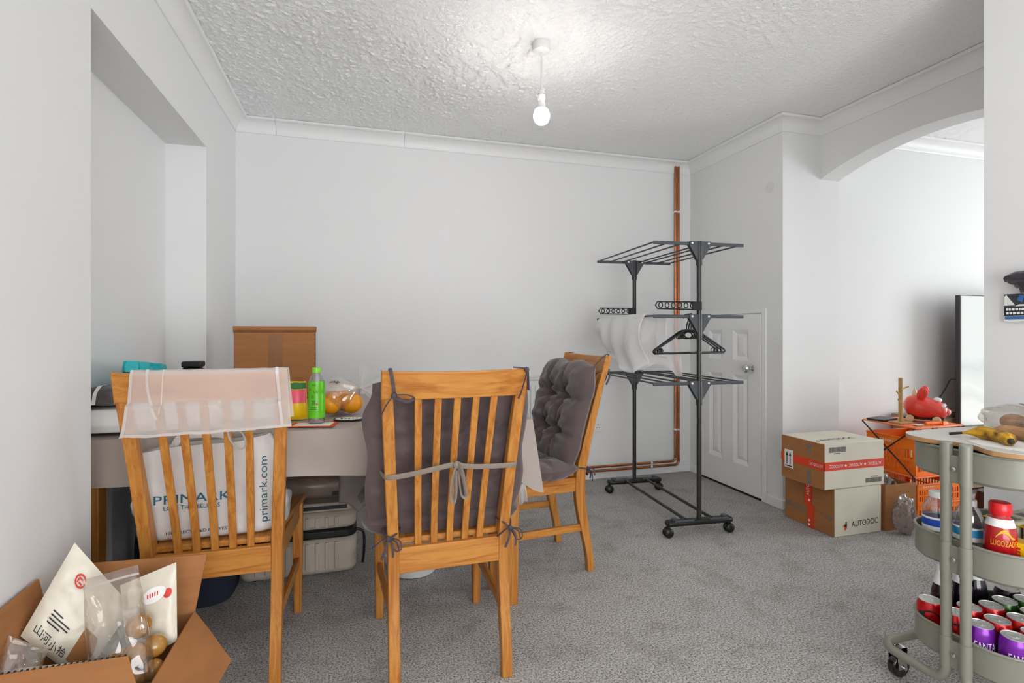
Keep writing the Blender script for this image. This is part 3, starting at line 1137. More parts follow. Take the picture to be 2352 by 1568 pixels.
tc.grid(cloth_top, NX, NY)
tc.grid(front_drop, NX, 16)
tc.grid(right_drop, NY, 16)
tc.grid(rear_drop, NX, 6)
tag(tc.build('tablecloth', 'tablecloth', single=True, ang=60), 'grey-beige wipe-clean cloth hanging over the front of the dining table', 'tablecloth')

# ------------------------------------------------------------------ things on the table
bx = thing('cardboard_box', 'plain brown cardboard box standing on the table against the back wall', 'box', (-0.386, 2.78, 0.753))
BXa, BXb, BYa, BYb, BZa, BZb = -0.563, -0.212, 2.715, 2.848, 0.7535, 1.090
m = MB()
m.box(BXa, BXb, BYa, BYb, BZa, BZb)
m.build('carton', 'cardboard', bx, W=True, bevel=0.003)
m = MB()
m.box(BXa - 0.002, BXb + 0.002, BYa - 0.003, BYb + 0.002, BZb - 0.022, BZb - 0.012)
m.build('lid_fold', 'cardboard_dark', bx, W=True, bevel=0.001)
m = MB()
m.box(BXa - 0.003, BXb + 0.003, BYa - 0.004, BYb + 0.002, BZb - 0.012, BZb + 0.006)
m.build('lid_flap', 'cardboard', bx, W=True, bevel=0.002)
m = MB()
m.box(-0.412, -0.386, BYa - 0.0008, BYa, BZa, BZb - 0.03)
m.box(-0.378, -0.352, BYa - 0.0006, BYa, BZa, BZb - 0.03)
m.build('parcel_tape', 'cardboard_tape', bx, W=True, smooth=False)
m = MB()
for i in range(9):
    z = 0.86 + i * 0.024
    m.box(BXb, BXb + 0.0008, 2.765, 2.782, z, z + 0.012)
m.build('side_print', 'ink', bx, W=True, smooth=False)

# green tea bottle
bo = thing('tea_bottle', 'green-labelled tea bottle with a bright green cap on the table', 'bottle', (-0.143, 1.945, 0.7535))
MB().lathe([(0.020, 0.0), (0.0265, 0.004), (0.0275, 0.012), (0.0275, 0.13), (0.0265, 0.142), (0.021, 0.160), (0.0135, 0.172), (0.0125, 0.180)], 28).build('bottle_body', 'pet', bo)
MB().lathe([(0.0255, 0.003), (0.0262, 0.02)], 24).build('tea', 'wrap_brown', bo)
MB().lathe([(0.0282, 0.020), (0.0288, 0.026), (0.0282, 0.042), (0.0288, 0.045), (0.0284, 0.05), (0.0284, 0.10), (0.0276, 0.104), (0.0284, 0.108), (0.0284, 0.132), (0.0272, 0.146)], 28, cap=False).build('label_sleeve', 'tea_label', bo)
MB().lathe([(0.0146, 0.175), (0.0148, 0.19), (0.0143, 0.1925), (0.002, 0.193)], 24).build('cap', 'tea_cap', bo)
fwd = Vector((-0.143, 1.945, 0)).normalized() * -1


def on_bottle(a, b, r=0.0292, z0=0.0, ang0=0.0, base=None):
    base = base or Vector((-0.143, 1.945, 0.7535))
    aa = math.atan2(fwd.y, fwd.x) + ang0 + a / r
    return base + Vector((math.cos(aa) * r, math.sin(aa) * r, z0 + b))


for ch, z, wd, an in (('い', 0.110, 0.010, -0.15), ('お', 0.094, 0.011, -0.45), ('茶', 0.074, 0.017, -0.35), ('伊右', 0.134, 0.014, -0.3)):
    text_on(bo, ch, (0, 0, 0), (1, 0, 0), (0, 0, 1), wd, 'ink', 'lettering', bend=lambda a, b, z=z, an=an: on_bottle(a, b, z0=z, ang0=an))
for z in (0.050, 0.056):
    m = MB()
    m.grid(lambda u, v, z=z: on_bottle(lerp(-0.02, 0.004, u), v * 0.0018, z0=z, ang0=-0.1), 10, 2)
    m.build('small_print', 'ink', bo, W=True)
for z, an in ((0.069, 0.05), (0.118, -0.85)):
    m = MB()
    m.grid(lambda u, v, z=z, an=an: on_bottle((u - 0.5) * 0.007 * math.sin(math.pi * min(0.95, max(0.05, v))), (v - 0.5) * 0.009, z0=z, ang0=an), 5, 7)
    m.build('red_mark', 'ink_red', bo, W=True)

# bag of oranges with a knot
ob = thing('fruit_bag', 'clear knotted plastic bag of oranges on the table', 'bag', (-0.07, 2.15, 0.7535))
KNOT = Vector((0.005, 2.13, 0.852))


def bagshape(u, v):
    a, b = 2 * math.pi * u, math.pi * (v - 0.5)
    d = Vector((math.cos(a) * math.cos(b), math.sin(a) * math.cos(b), math.sin(b)))
    k = 1 + 0.10 * nz(d.x * 2.2, d.y * 2.2, d.z * 2.2) + 0.05 * nz(d.x * 6, d.y * 6, d.z * 6)
    p = Vector((-0.078 + d.x * 0.082 * k, 2.155 + d.y * 0.085 * k, 0.822 + d.z * 0.068 * k))
    p.z = max(p.z, 0.7545)
    pull = sstep(0.55, 1.0, d.dot(Vector((0.80, -0.2, 0.45)).normalized()))
    return p.lerp(KNOT, 0.85 * pull)


m = MB()
m.grid(bagshape, 44, 28, cu=True)
m.build('bag_film', 'clear_film', ob, W=True, ang=70)
m = MB()
m.grid(lambda u, v: bagshape(0.52 + 0.42 * u, 0.62 + 0.34 * v) + Vector((0, -0.0015, 0.0015)), 24, 14)
m.build('printed_panel', 'milky_film', ob, W=True, ang=70)
text_on(ob, 'wsp', (0, 0, 0), (1, 0, 0), (0, 0, 1), 0.062, 'ink', 'lettering', height=0.020,
        bend=lambda a, b: bagshape(0.70 + a * 2.3, 0.79 + b * 4.0) + Vector((0, -0.003, 0.003)))
m = MB()
m.ball(KNOT, 0.009, 12, 8)


def ear(tip, wdt, seed):
    tip = Vector(tip)
    ax = tip - KNOT
    sd = ax.cross(Vector((0.1, -1, 0.1))).normalized()
    return lambda u, v: KNOT + ax * v + sd * (u - 0.5) * wdt * (0.12 + 0.88 * v ** 0.8) + Vector((0, -0.012 * math.sin(u * 9 + seed) * v, 0.0))


for tip, wdt, sd_ in (((0.022, 2.12, 0.935), 0.055, 0.3), ((0.085, 2.11, 0.885), 0.05, 1.7), ((0.062, 2.10, 0.822), 0.045, 2.9)):
    m.grid(ear(tip, wdt, sd_), 12, 10)
m.build('knot', 'milky_film', ob, W=True, ang=70)
for (x, y, z, r, lab) in ((-0.105, 2.115, 0.799, 0.0445, 'large orange nearest the green bottle inside the clear bag'), (-0.028, 2.125, 0.796, 0.0415, 'orange at the right of the clear bag, under its knot'), (-0.07, 2.195, 0.799, 0.0435, 'orange at the back of the clear bag, partly hidden')):
    o = MB().ball((x, y, z), r, 20, 12, sc=(1, 1, 0.96)).build('orange', 'orange_fruit', single=True)
    tag(o, lab, 'orange', 'oranges in the bag')

# snack packet between bottle and chair
sp_ = thing('snack_packet', 'yellow and pink snack packet beside the green bottle', 'packet', (-0.2, 2.05, 0.7535))
m = MB()


def pk(u, v):
    a = u * 2 * math.pi
    ww = 0.042 * (1 - 0.15 * v)
    dd = 0.028 * math.sin(math.pi * min(0.97, v * 0.9 + 0.08)) ** 0.6
    return Vector((-0.222 + ww * math.cos(a), 2.05 + dd * math.sin(a), 0.754 + 0.135 * v + 0.004 * nz(a * 2, v * 5)))


m.grid(pk, 20, 12, cu=True)
m.f.append(tuple(11 + 12 * i for i in range(20)))
m.build('packet_film', 'yellow_pack', sp_, W=True)
m = MB()
m.grid(lambda u, v: pk(0.62 + 0.33 * u, lerp(0.45, 0.8, v)) + Vector((0.0, -0.0015, 0)), 10, 6)
m.build('pink_band', 'pink_ink', sp_, W=True)
m = MB()
m.grid(lambda u, v: pk(0.62 + 0.36 * u, lerp(0.82, 0.98, v)) + Vector((0.0, -0.0015, 0)), 10, 4)
m.build('green_band', 'ink_green', sp_, W=True)

# leaflet under the bottle, oval mat
lf = thing('leaflet', 'white leaflet with a red border lying under the green bottle', 'leaflet', (-0.15, 1.92, 0.752))
m = MB()
m.box(-0.075, 0.075, -0.045, 0.045, 0, 0.0012, rz_m(R(-10)))
m.build('sheet', 'ink_red', lf)
m = MB()
m.box(-0.063, 0.063, -0.035, 0.037, 0.0012, 0.0016, rz_m(R(-10)))
m.build('yellow_border', 'yellow_ink', lf)
m = MB()
m.box(-0.059, 0.059, -0.031, 0.033, 0.0016, 0.002, rz_m(R(-10)))
m.build('printed_area', 'white_paper', lf)
tg = thing('oval_mat', 'flat oval mat with a dark rim lying in front of the orange bag', 'mat', (-0.035, 1.995, 0.7525))
MB().lathe([(0.055, 0.0), (0.056, 0.002), (0.055, 0.004), (0.001, 0.004)], 32, Matrix.Scale(0.62, 4, (0, 1, 0))).build('rim', 'ink', tg)
MB().lathe([(0.048, 0.004), (0.048, 0.0045), (0.001, 0.0045)], 32, Matrix.Scale(0.62, 4, (0, 1, 0))).build('face', 'white_paper', tg)
m = MB()
for i in range(5):
    m.box(-0.03 + i * 0.013, -0.022 + i * 0.013, -0.012 + 0.004 * (i % 2), 0.012 - 0.003 * (i % 3), 0.0045, 0.0049)
m.build('printed_marks', 'ink_green', tg)

# black canister, folded towel, packets at the recess end
cn = thing('black_canister', 'glossy black canister on the table by the recess', 'canister', (-0.655, 2.44, 0.7535))
MB().box(-0.036, 0.036, -0.03, 0.03, 0.0, 0.172).build('body', 'black_gloss', cn, bevel=0.008)
MB().box(-0.037, 0.037, -0.031, 0.031, 0.1725, 0.197).build('lid', 'black_plastic', cn, bevel=0.006)

tw = MB()


def towel(u, v):
    x = lerp(-0.852, -0.44, u)
    a = v
    # section: a flat fold with a round front edge
    s = [(2.07, 0.755), (1.92, 0.755), (1.884, 0.763), (1.874, 0.785), (1.880, 0.81), (1.905, 0.825), (1.97, 0.832), (2.02, 0.833), (2.07, 0.832)]
    i = min(len(s) - 2, int(a * (len(s) - 1)))
    t = a * (len(s) - 1) - i
    y, z = lerp(s[i][0], s[i + 1][0], t), lerp(s[i][1], s[i + 1][1], t)
    return Vector((x, y + 0.004 * nz(x * 9, z * 20), z + (0.004 * nz(x * 7, y * 9) if a > 0.3 else 0)))


tw.grid(towel, 30, 41)
tag(tw.build('folded_towel', 'white_cloth', single=True, ang=70), 'thick folded white towel on the recess end of the table', 'towel')
tq = thing('shopping_bag', 'crumpled turquoise bag leaning in the recess behind the left chair', 'bag', (-0.74, 2.33, 0.7535))
m = MB()


def tqf(u, v):
    a = 2 * math.pi * u
    x = -0.775 + (0.066 - 0.035 * v) * math.cos(a)
    y = 2.285 + 0.01 * v + (0.205 - 0.035 * v) * math.sin(a)
    z = 0.756 + v * (0.196 - 0.018 * math.sin(a))
    k = 0.022 * nz(math.cos(a) * 2.5, math.sin(a) * 2.5, v * 4)
    return Vector((x + k, y + k, z))


m.grid(tqf, 26, 14, cu=True)
m.f.append(tuple(13 + 14 * i for i in range(26)))
m.build('bag_sheet', 'turquoise', tq, W=True, smooth=False)
m = MB()
for k in range(3):
    m.grid(lambda u, v, k=k: tqf(0.70 + 0.10 * u + 0.1 * k, 0.72 + 0.10 * v) + Vector((0.002, -0.003, 0.001)), 5, 4)
m.build('printed_marks', 'ink', tq, W=True)
pd = thing('foil_packet', 'shiny dark patterned packet lying on the folded towel', 'packet', (-0.78, 2.03, 0.836))
m = MB()


def pdf(u, v, lift=0.0):
    x = lerp(-0.85, -0.72, u)
    y = lerp(1.92, 2.065, v)
    e = max(0.0, (1 - abs(2 * u - 1) ** 3) * (1 - abs(2 * v - 1) ** 3))
    return Vector((x, y, 0.842 + 0.055 * e ** 0.6 + 0.004 * nz(x * 40, y * 40) + lift))


m.grid(pdf, 16, 16)
m.grid(lambda u, v: Vector((lerp(-0.85, -0.72, u), lerp(2.065, 1.92, v), 0.8385)), 4, 4)
m.build('packet_film', 'packet_dark', pd, W=True)
m = MB()
m.grid(lambda u, v: pdf(u, lerp(0.30, 0.38, v) + 0.2 * u, 0.0015), 14, 4)
m.grid(lambda u, v: pdf(lerp(0.42, 0.5, v), u * 0.9, 0.0015), 14, 4)
m.build('pale_stripe', 'white_paper', pd, W=True)
m = MB()
m.tube([(-0.712, 1.93, 0.8445), (-0.712, 2.06, 0.8455)], 0.0075, 8)
m.build('blue_edge', 'blue_label', pd, W=True)

# ------------------------------------------------------------------ bags on the left chair
sheet = thing('draped_bag', 'sheer white cloth bag draped over the back of the left chair', 'bag', (-0.412, 1.63, 0.80))


def drape(u, v, lift=0.0):
    # v: 0 rear hem (camera side) .. 0.45 top edge .. 1 far hem
    xt = lerp(-0.575, -0.196, u)
    xb = lerp(-0.606, -0.186, u)
    hem = lerp(0.790, 0.800, u) + 0.004 * nz(u * 9)
    yc = 1.628 - 0.024 * (1 - ((lerp(-0.575, -0.196, u) + 0.412) / 0.2135) ** 2)
    top = 0.9655
    if v < 0.45:
        t = v / 0.45
        z = lerp(hem, top, t)
        y = yc - 0.019 + 0.030 * (1 - t) * 1.0 - lift - 0.006 * (1 - t) * math.sin(u * 14) - 0.012 * (1 - t) * sstep(0.92, 1.0, u)
        if z < 0.875:
            y = min(y, yc - 0.016 + 0.14 * (0.88 - z) - lift)
        x = lerp(xb, xt, t ** 0.7)
    elif v < 0.55:
        t = (v - 0.45) / 0.10
        z, y, x = top + 0.004 * math.sin(math.pi * t) + lift, lerp(yc - 0.019, yc + 0.016, t), xt
    else:
        t = (v - 0.55) / 0.45
        z, y, x = lerp(top, 0.82, t), yc + 0.016 + 0.030 * t, lerp(xt, xb, t)
    return Vector((x, y, z + 0.0015 * nz(u * 20, v * 9)))


m = MB()
m.grid(drape, 60, 44)
m.build('bag_sheet', 'sheer_cloth', sheet, W=True, ang=70)
m = MB()
m.grid(lambda u, v: drape(u * 0.02, v * 0.45, 0.005), 3, 24)
m.grid(lambda u, v: drape(u, 0.0 + 0.02 * v, 0.005), 40, 3)
m.grid(lambda u, v: drape(0.10 + 0.018 * u + 0.09 * (1 - v) ** 2, lerp(0.12, 0.45, v), 0.006), 3, 24)
m.grid(lambda u, v: drape(0.205 + 0.008 * u, lerp(0.16, 0.45, v), 0.006), 3, 20)
m.grid(lambda u, v: drape(0.935 + 0.02 * u - 0.015 * v, lerp(0.02, 0.45, v), 0.006), 3, 20)
m.build('seam', 'milky_film', sheet, W=True)
m = MB()
hp = [(-0.355, 1.640, 0.805), (-0.350, 1.635, 0.775), (-0.335, 1.630, 0.752), (-0.318, 1.628, 0.742), (-0.308, 1.630, 0.752), (-0.312, 1.634, 0.775), (-0.325, 1.64, 0.792), (-0.336, 1.645, 0.805)]
m.tube(catmull(hp), 0.0022, 8, ry=0.0095, up=(0, 1, 0.3))
m.build('handle', 'milky_film', sheet, W=True)

pb = thing('carrier_bag', 'white carrier bag lettered in teal on the seat of the left chair', 'bag', (-0.45, 1.92, 0.445))


def pbag(u, v):
    # u around, v up
    a = 2 * math.pi * u
    ca, sa = math.cos(a), math.sin(a)
    n_ = 0.42
    sx = math.copysign(abs(ca) ** n_, ca)
    sy = math.copysign(abs(sa) ** n_, sa)
    wx = lerp(0.208, 0.172, v) + 0.014 * math.sin(math.pi * v)
    ts = sstep(0.22, 0.42, v)
    wy = lerp(0.125, 0.034, ts)
    cx_ = -0.434 - 0.010 * v
    cy_ = lerp(1.905, 1.812, ts)
    k = 0.010 * nz(sx * 3, sy * 3, v * 5) + 0.004 * nz(sx * 9, sy * 9, v * 12)
    if v < 0.03:
        wx *= 0.93
        wy *= 0.9
    return Vector((cx_ + sx * (wx + k), cy_ + sy * (wy + k * 0.5), 0.4465 + v * (0.285 + 0.02 * ca)))


m = MB()
m.grid(pbag, 60, 26, cu=True)
m.f.append(tuple(reversed([26 * i for i in range(60)])))
m.build('bag_body', 'bag_white', pb, W=True, ang=60)
m = MB()
m.tube(catmull([(-0.54, 1.805, 0.71), (-0.52, 1.805, 0.75), (-0.46, 1.805, 0.757), (-0.40, 1.805, 0.75), (-0.38, 1.805, 0.71)]), 0.002, 8, ry=0.01)
m.build('handle', 'bag_white', pb, W=True)


def on_pbag(x, z, lift=0.0025):
    # the camera-side face of the bag at world x, height z
    v = min(0.98, max(0.02, (z - 0.4465) / 0.285))
    lo, hi = 0.505, 0.995
    for _ in range(26):
        mid = (lo + hi) / 2
        if pbag(mid, v).x < x:
            lo = mid
        else:
            hi = mid
    p = pbag((lo + hi) / 2, v)
    return Vector((p.x, p.y - lift, z))


text_on(pb, 'PRIMARK', (0, 0, 0), (1, 0, 0), (0, 0, 1), 0.205, 'ink_teal', bend=lambda a, b: on_pbag(-0.478 + a, 0.574 + b + 0.01 * a), height=0.026)
text_on(pb, 'LOVE THE FEELINGS', (0, 0, 0), (1, 0, 0), (0, 0, 1), 0.150, 'ink_teal', bend=lambda a, b: on_pbag(-0.480 + a, 0.548 + b + 0.01 * a), height=0.013)
text_on(pb, '100% RECYCLED POLYESTER', (0, 0, 0), (1, 0, 0), (0, 0, 1), 0.19, 'ink', bend=lambda a, b: on_pbag(-0.455 + a, 0.474 + b + 0.02 * a), height=0.009)
text_on(pb, 'primark.com', (0, 0, 0), (1, 0, 0), (0, 0, 1), 0.205, 'ink_teal', bend=lambda a, b: on_pbag(-0.282 - b, 0.583 + a), height=0.030)

# ------------------------------------------------------------------ under the table
nb = thing('fabric_holdall', 'dark navy fabric holdall standing under the recess end of the table', 'bag', (-0.66, 2.45, 0))
m = MB()


def nbf(u, v):
    a = 2 * math.pi * u
    ca, sa = math.cos(a), math.sin(a)
    sx, sy = math.copysign(abs(ca) ** 0.5, ca), math.copysign(abs(sa) ** 0.5, sa)
    k = 1 + 0.05 * nz(sx * 3, sy * 3, v * 4) - 0.12 * max(0, v - 0.8)
    return Vector((-0.665 + 0.17 * sx * k, 2.44 + 0.15 * sy * k, 0.54 * v))


m.grid(nbf, 40, 14, cu=True)
m.f.append(tuple(13 + 14 * i for i in range(40)))
m.build('bag_body', 'navy_fabric', nb, W=True, ang=60)
m = MB()
m.tube(catmull([(-0.74, 2.44, 0.535), (-0.73, 2.43, 0.59), (-0.665, 2.43, 0.61), (-0.6, 2.43, 0.59), (-0.59, 2.44, 0.535)]), 0.012, 8)
m.build('handle', 'navy_fabric', nb, W=True)

su = thing('suitcase', 'beige ribbed hard-shell suitcase with black zip band lying under the table', 'suitcase', (-0.23, 2.62, 0))
SX0, SX1, SY0, SY1 = -0.49, -0.012, 2.43, 2.76


def rbox(x0, x1, y0, y1, z0, z1, r, name, material, parent, n=6):
    pts = []
    for (cx_, cy_, a0) in ((x1 - r, y1 - r, 0), (x0 + r, y1 - r, 90), (x0 + r, y0 + r, 180), (x1 - r, y0 + r, 270)):
        for i in range(n + 1):
            a = R(a0 + 90 * i / n)
            pts.append((cx_ + r * math.cos(a), cy_ + r * math.sin(a)))
    m_ = MB().prism(pts, (0, 0, z0), (1, 0, 0), (0, 1, 0), z1 - z0)
    return m_.build(name, material, parent, W=True, bevel=min(0.02, (z1 - z0) * 0.25))


rbox(SX0, SX1, SY0, SY1, 0.012, 0.165, 0.05, 'lower_shell', 'beige_shell', su)
rbox(SX0 - 0.001, SX1 + 0.001, SY0 - 0.001, SY1 + 0.001, 0.165, 0.205, 0.05, 'zip_band', 'black_plastic', su)
rbox(SX0, SX1, SY0, SY1, 0.205, 0.278, 0.05, 'upper_shell', 'beige_shell', su)
for i in range(9):
    x = SX0 + 0.065 + i * 0.040
    MB().box(x, x + 0.018, SY0 - 0.006, SY0 + 0.004, 0.035, 0.152).build('rib', 'beige_shell', su, W=True, bevel=0.004)
for i in range(9):
    x = SX0 + 0.065 + i * 0.040
    MB().box(x, x + 0.018, SY0 - 0.004, SY0 + 0.004, 0.215, 0.262).build('rib', 'beige_shell', su, W=True, bevel=0.003)
m = MB()
m.tube(catmull([(SX1 - 0.002, 2.47, 0.185), (SX1 + 0.03, 2.47, 0.165), (SX1 + 0.032, 2.47, 0.08), (SX1 + 0.026, 2.47, 0.03)]), 0.006, 8)
m.build('carry_strap', 'black_plastic', su, W=True)
for (x, y) in ((SX0 + 0.06, SY0 + 0.06), (SX1 - 0.06, SY0 + 0.06), (SX0 + 0.06, SY1 - 0.06), (SX1 - 0.06, SY1 - 0.06)):
    MB().lathe([(0.02, 0.0), (0.022, 0.012)], 14, Matrix.Translation((x, y, 0))).build('foot', 'black_plastic', su, W=True)
st2 = thing('storage_case', 'flat beige case with a black strap lying on top of the suitcase', 'case', (-0.23, 2.6, 0.279))
rbox(SX0 + 0.02, SX1 - 0.0, SY0 + 0.01, SY1 - 0.02, 0.279, 0.318, 0.04, 'shell', 'beige_shell', st2)
MB().box(SX0 + 0.018, SX1 - 0.04, SY0 + 0.006, SY0 + 0.02, 0.292, 0.308).build('strap', 'black_plastic', st2, W=True)
rl = MB()


def roll(u, v):
    a = 2 * math.pi * u
    x = lerp(-0.42, 0.02, v)
    k = 0.062 * (1 + 0.10 * nz(math.cos(a) * 2, math.sin(a) * 2, x * 9)) * (0.5 + 0.5 * min(1, min(v, 1 - v) * 14))
    return Vector((x, 2.52 + k * 1.25 * math.cos(a), 0.385 + k * math.sin(a)))


rl.grid(roll, 26, 30, cu=True)
rl.f.append(tuple(reversed([30 * i for i in range(26)])))
rl.f.append(tuple(29 + 30 * i for i in range(26)))
rw = thing('wrapped_roll', 'brown plastic-wrapped roll lying on the cases under the table', 'roll', (-0.2, 2.52, 0.322))
rl.build('wrapping', 'wrap_brown', rw, W=True, ang=60)
MB().box(-0.115, -0.085, 2.437, 2.441, 0.352, 0.366).build('tag', 'ink', rw, W=True)
m = MB()


def clothf(u, v):
    x = lerp(-0.085, 0.10, u)
    z = lerp(0.470, 0.330 - 0.09 * sstep(0.1, 0.75, u) + 0.07 * sstep(0.75, 1.0, u), v)
    return Vector((x, 2.40 + 0.03 * nz(x * 8, z * 8) - 0.01 * v, z))


m.grid(clothf, 20, 16)
tag(m.build('hanging_cloth', 'grey_cloth', single=True, solid=0.002, ang=70), 'grey-brown cloth hanging beside the suitcase under the table', 'cloth')

ba = thing('basin', 'white plastic basin on the carpet under the middle chair', 'basin', (0.235, 2.40, 0))
MB().lathe([(0.085, 0.0), (0.10, 0.004), (0.128, 0.055), (0.145, 0.105), (0.15, 0.11), (0.15, 0.114), (0.142, 0.114), (0.124, 0.055), (0.096, 0.008), (0.001, 0.008)], 36).build('bowl', 'basin', ba)
MB().lathe([(0.146, 0.104), (0.154, 0.108), (0.154, 0.115), (0.144, 0.116)], 36, cap=False).build('rim', 'basin', ba)

tsu = MB()


def tissue(u, v):
    x = lerp(0.600, 0.665, u)
    z = lerp(0.447, 0.318 + 0.04 * u, v)
    return Vector((x + 0.02 * v * (u - 0.3), 2.118 - 0.010 - 0.012 * math.sin(math.pi * v) + 0.005 * math.sin(u * 24) * v, z))


tsu.grid(tissue, 24, 14)
tag(tsu.build('paper_towel', 'milky_film', single=True, solid=0.0012, ang=70), 'crumpled white paper towel hanging from the side of the side-on chair', 'towel')

# ------------------------------------------------------------------ drying rack
RA = math.atan2(-0.066, 0.998)
rk = thing('drying_rack', 'black three-tier clothes drying rack on castors by the cupboard door', 'drying rack', (1.722, 2.388, 0), RA)
FY = 0.772
ZL = {'top': 1.535, 'mid': 1.152, 'low': 0.800}
for y in (0.0, FY):
    MB().tube([(0, y, 0.07), (0, y, 1.545)], 0.0125, 16).build('pole', 'rack_metal', rk)
    for z in (0.92, 1.0):
        pass
    m = MB()
    m.box(-0.19, 0.19, y - 0.026, y + 0.026, 0.058, 0.088)
    m.build('base_bar', 'black_plastic', rk, bevel=0.012)
    for sx in (-1, 1):
        MB().box(sx * 0.10 - 0.055, sx * 0.10 + 0.055, y - 0.029, y - 0.022, 0.083, 0.093).build('base_clip', 'rack_plate', rk, bevel=0.002)
        MB().lathe([(0.016, 0.088), (0.016, 0.098), (0.012, 0.1)], 14, Matrix.Translation((sx * 0.145, y, 0))).build('castor_cap', 'rack_plate', rk)
    for sx in (-1, 1):
        c = MB()
        x = sx * 0.178
        c.tube([(x, y, 0.06), (x, y, 0.04)], 0.010, 10)
        c.ball((x, y - 0.010, 0.026), 0.026, 16, 10, sc=(1, 0.5, 1))
        c.ball((x, y + 0.014, 0.026), 0.026, 16, 10, sc=(1, 0.5, 1))
        c.build('castor', 'black_plastic', rk)
for x in (-0.075, 0.075):
    MB().tube([(x, 0, 0.083), (x, FY, 0.083)], 0.0085, 12).build('base_rod', 'rack_metal', rk)
for lvl, z in ZL.items():
    for y in (0.0, FY):
        sgn = -1 if y == 0 else 1
        for sx in (-1, 1):
            if lvl == 'mid' and sx > 0 and y > 0:
                continue
            m = MB()
            m.box(sx * 0.045 if sx > 0 else -0.265, 0.265 if sx > 0 else -0.045, y - 0.006, y + 0.006, z - 0.010, z + 0.008)
            m.build('wing_arm', 'rack_plate', rk, bevel=0.004)
        m = MB()
        g = [(-0.062, 0.012), (-0.062, -0.010), (-0.016, -0.085), (0.016, -0.085), (0.062, -0.010), (0.062, 0.012)]
        m.prism(g, (0, y - 0.011, z), (1, 0, 0), (0, 0, 1), -0.003)
        m.prism(g, (0, y + 0.011, z), (1, 0, 0), (0, 0, 1), -0.003)
        m.build('gusset', 'rack_plate', rk, smooth=False)
        MB().tube([(0, y, z - 0.115), (0, y, z + 0.014)], 0.0165, 16).build('collar', 'rack_metal', rk)
        for x in (-0.048, 0.048):
            MB().tube([(x, y - 0.017, z), (x, y - 0.009, z)], 0.0055, 10).build('rivet', 'white_plastic', rk)
    xs_ = [-0.255 + i * 0.085 for i in range(7)]
    for i, x in enumerate(xs_):
        if abs(x) < 0.02:
            x = 0.03
        if lvl == 'mid' and i > 3:
            continue
        if lvl == 'mid' and i == 3:
            x = -0.028
        MB().tube([(x, 0, z + 0.002), (x, FY, z + 0.002)], 0.0045, 8).build('hanging_rod', 'rack_metal', rk)
# perforated hanger arms
for y in (-0.02, FY - 0.02):
    m = MB()
    z = 1.208
    out = [(-0.262, z), (-0.25, z + 0.018), (-0.02, z + 0.018), (-0.02, z - 0.022), (-0.25, z - 0.018), (-0.262, z)]
    m.tube([(a, y, b) for a, b in out], 0.0035, 8)
    for i in range(6):
        cx_ = -0.232 + i * 0.036
        m.tube([(cx_ + 0.011 * math.cos(k * math.pi / 6), y, z + 0.013 * math.sin(k * math.pi / 6)) for k in range(12)], 0.003, 6, closed=True)
    m.box(-0.052, -0.0, y - 0.006, y + 0.006, z - 0.024, z + 0.02)
    m.build('hanger_arm', 'black_plastic', rk)

# clothes hangers on the inner rod


def make_hanger(label, y, rz_, dz):
    base = rk_world = ROOT[rk] @ Vector((-0.030, y, 1.152))
    t = thing('clothes_hanger', label, 'hanger', (base.x, base.y, base.z + dz), RA + rz_, 'black plastic hangers on the drying rack')
    m = MB()
    hk = []
    for i in range(15):
        a = R(-30 + i * 16)
        hk.append((0.019 * math.cos(a) + 0.0, 0, 0.019 * math.sin(a) - 0.004))
    hk = [(0.0, 0, -0.075), (0.003, 0, -0.045), (0.012, 0, -0.022)] + hk
    m.tube(catmull(hk, 3), 0.0032, 8)
    m.build('hook', 'black_plastic', t)
    m = MB()
    body = [(-0.221, 0, -0.175), (-0.229, 0, -0.184), (-0.221, 0, -0.193), (0.221, 0, -0.193), (0.229, 0, -0.184), (0.221, 0, -0.175), (0.06, 0, -0.086), (0.035, 0, -0.075), (-0.035, 0, -0.075), (-0.06, 0, -0.086)]
    m.tube(body, 0.0038, 8, closed=True, ry=0.006)
    oval = [(0.036 * math.cos(k * math.pi / 8), 0, -0.098 + 0.019 * math.sin(k * math.pi / 8)) for k in range(16)]
    oval = [(x * 1.15, 0, z) for x, _, z in oval]
    m.tube(oval, 0.0034, 8, closed=True)
    for s in (-1, 1):
        m.tube([(s * 0.058 + 0.013 * math.cos(k * math.pi / 5), 0, -0.104 + 0.013 * math.sin(k * math.pi / 5)) for k in range(10)], 0.003, 6, closed=True)
        m.tube([(s * 0.19 + 0.012 * math.cos(k * math.pi / 5), 0, -0.180 + 0.012 * math.sin(k * math.pi / 5)) for k in range(10)], 0.003, 6, closed=True)
    m.build('shoulders', 'black_plastic', t)


make_hanger('black plastic hanger nearest the camera on the drying rack', 0.030, R(8), 0.0)
make_hanger('black plastic hanger second from the front on the drying rack', 0.052, R(10), -0.001)
make_hanger('black plastic hanger rearmost of the three on the drying rack', 0.074, R(13), -0.002)

# cloths over the outer rods
ct = MB()
M0 = ROOT[rk]


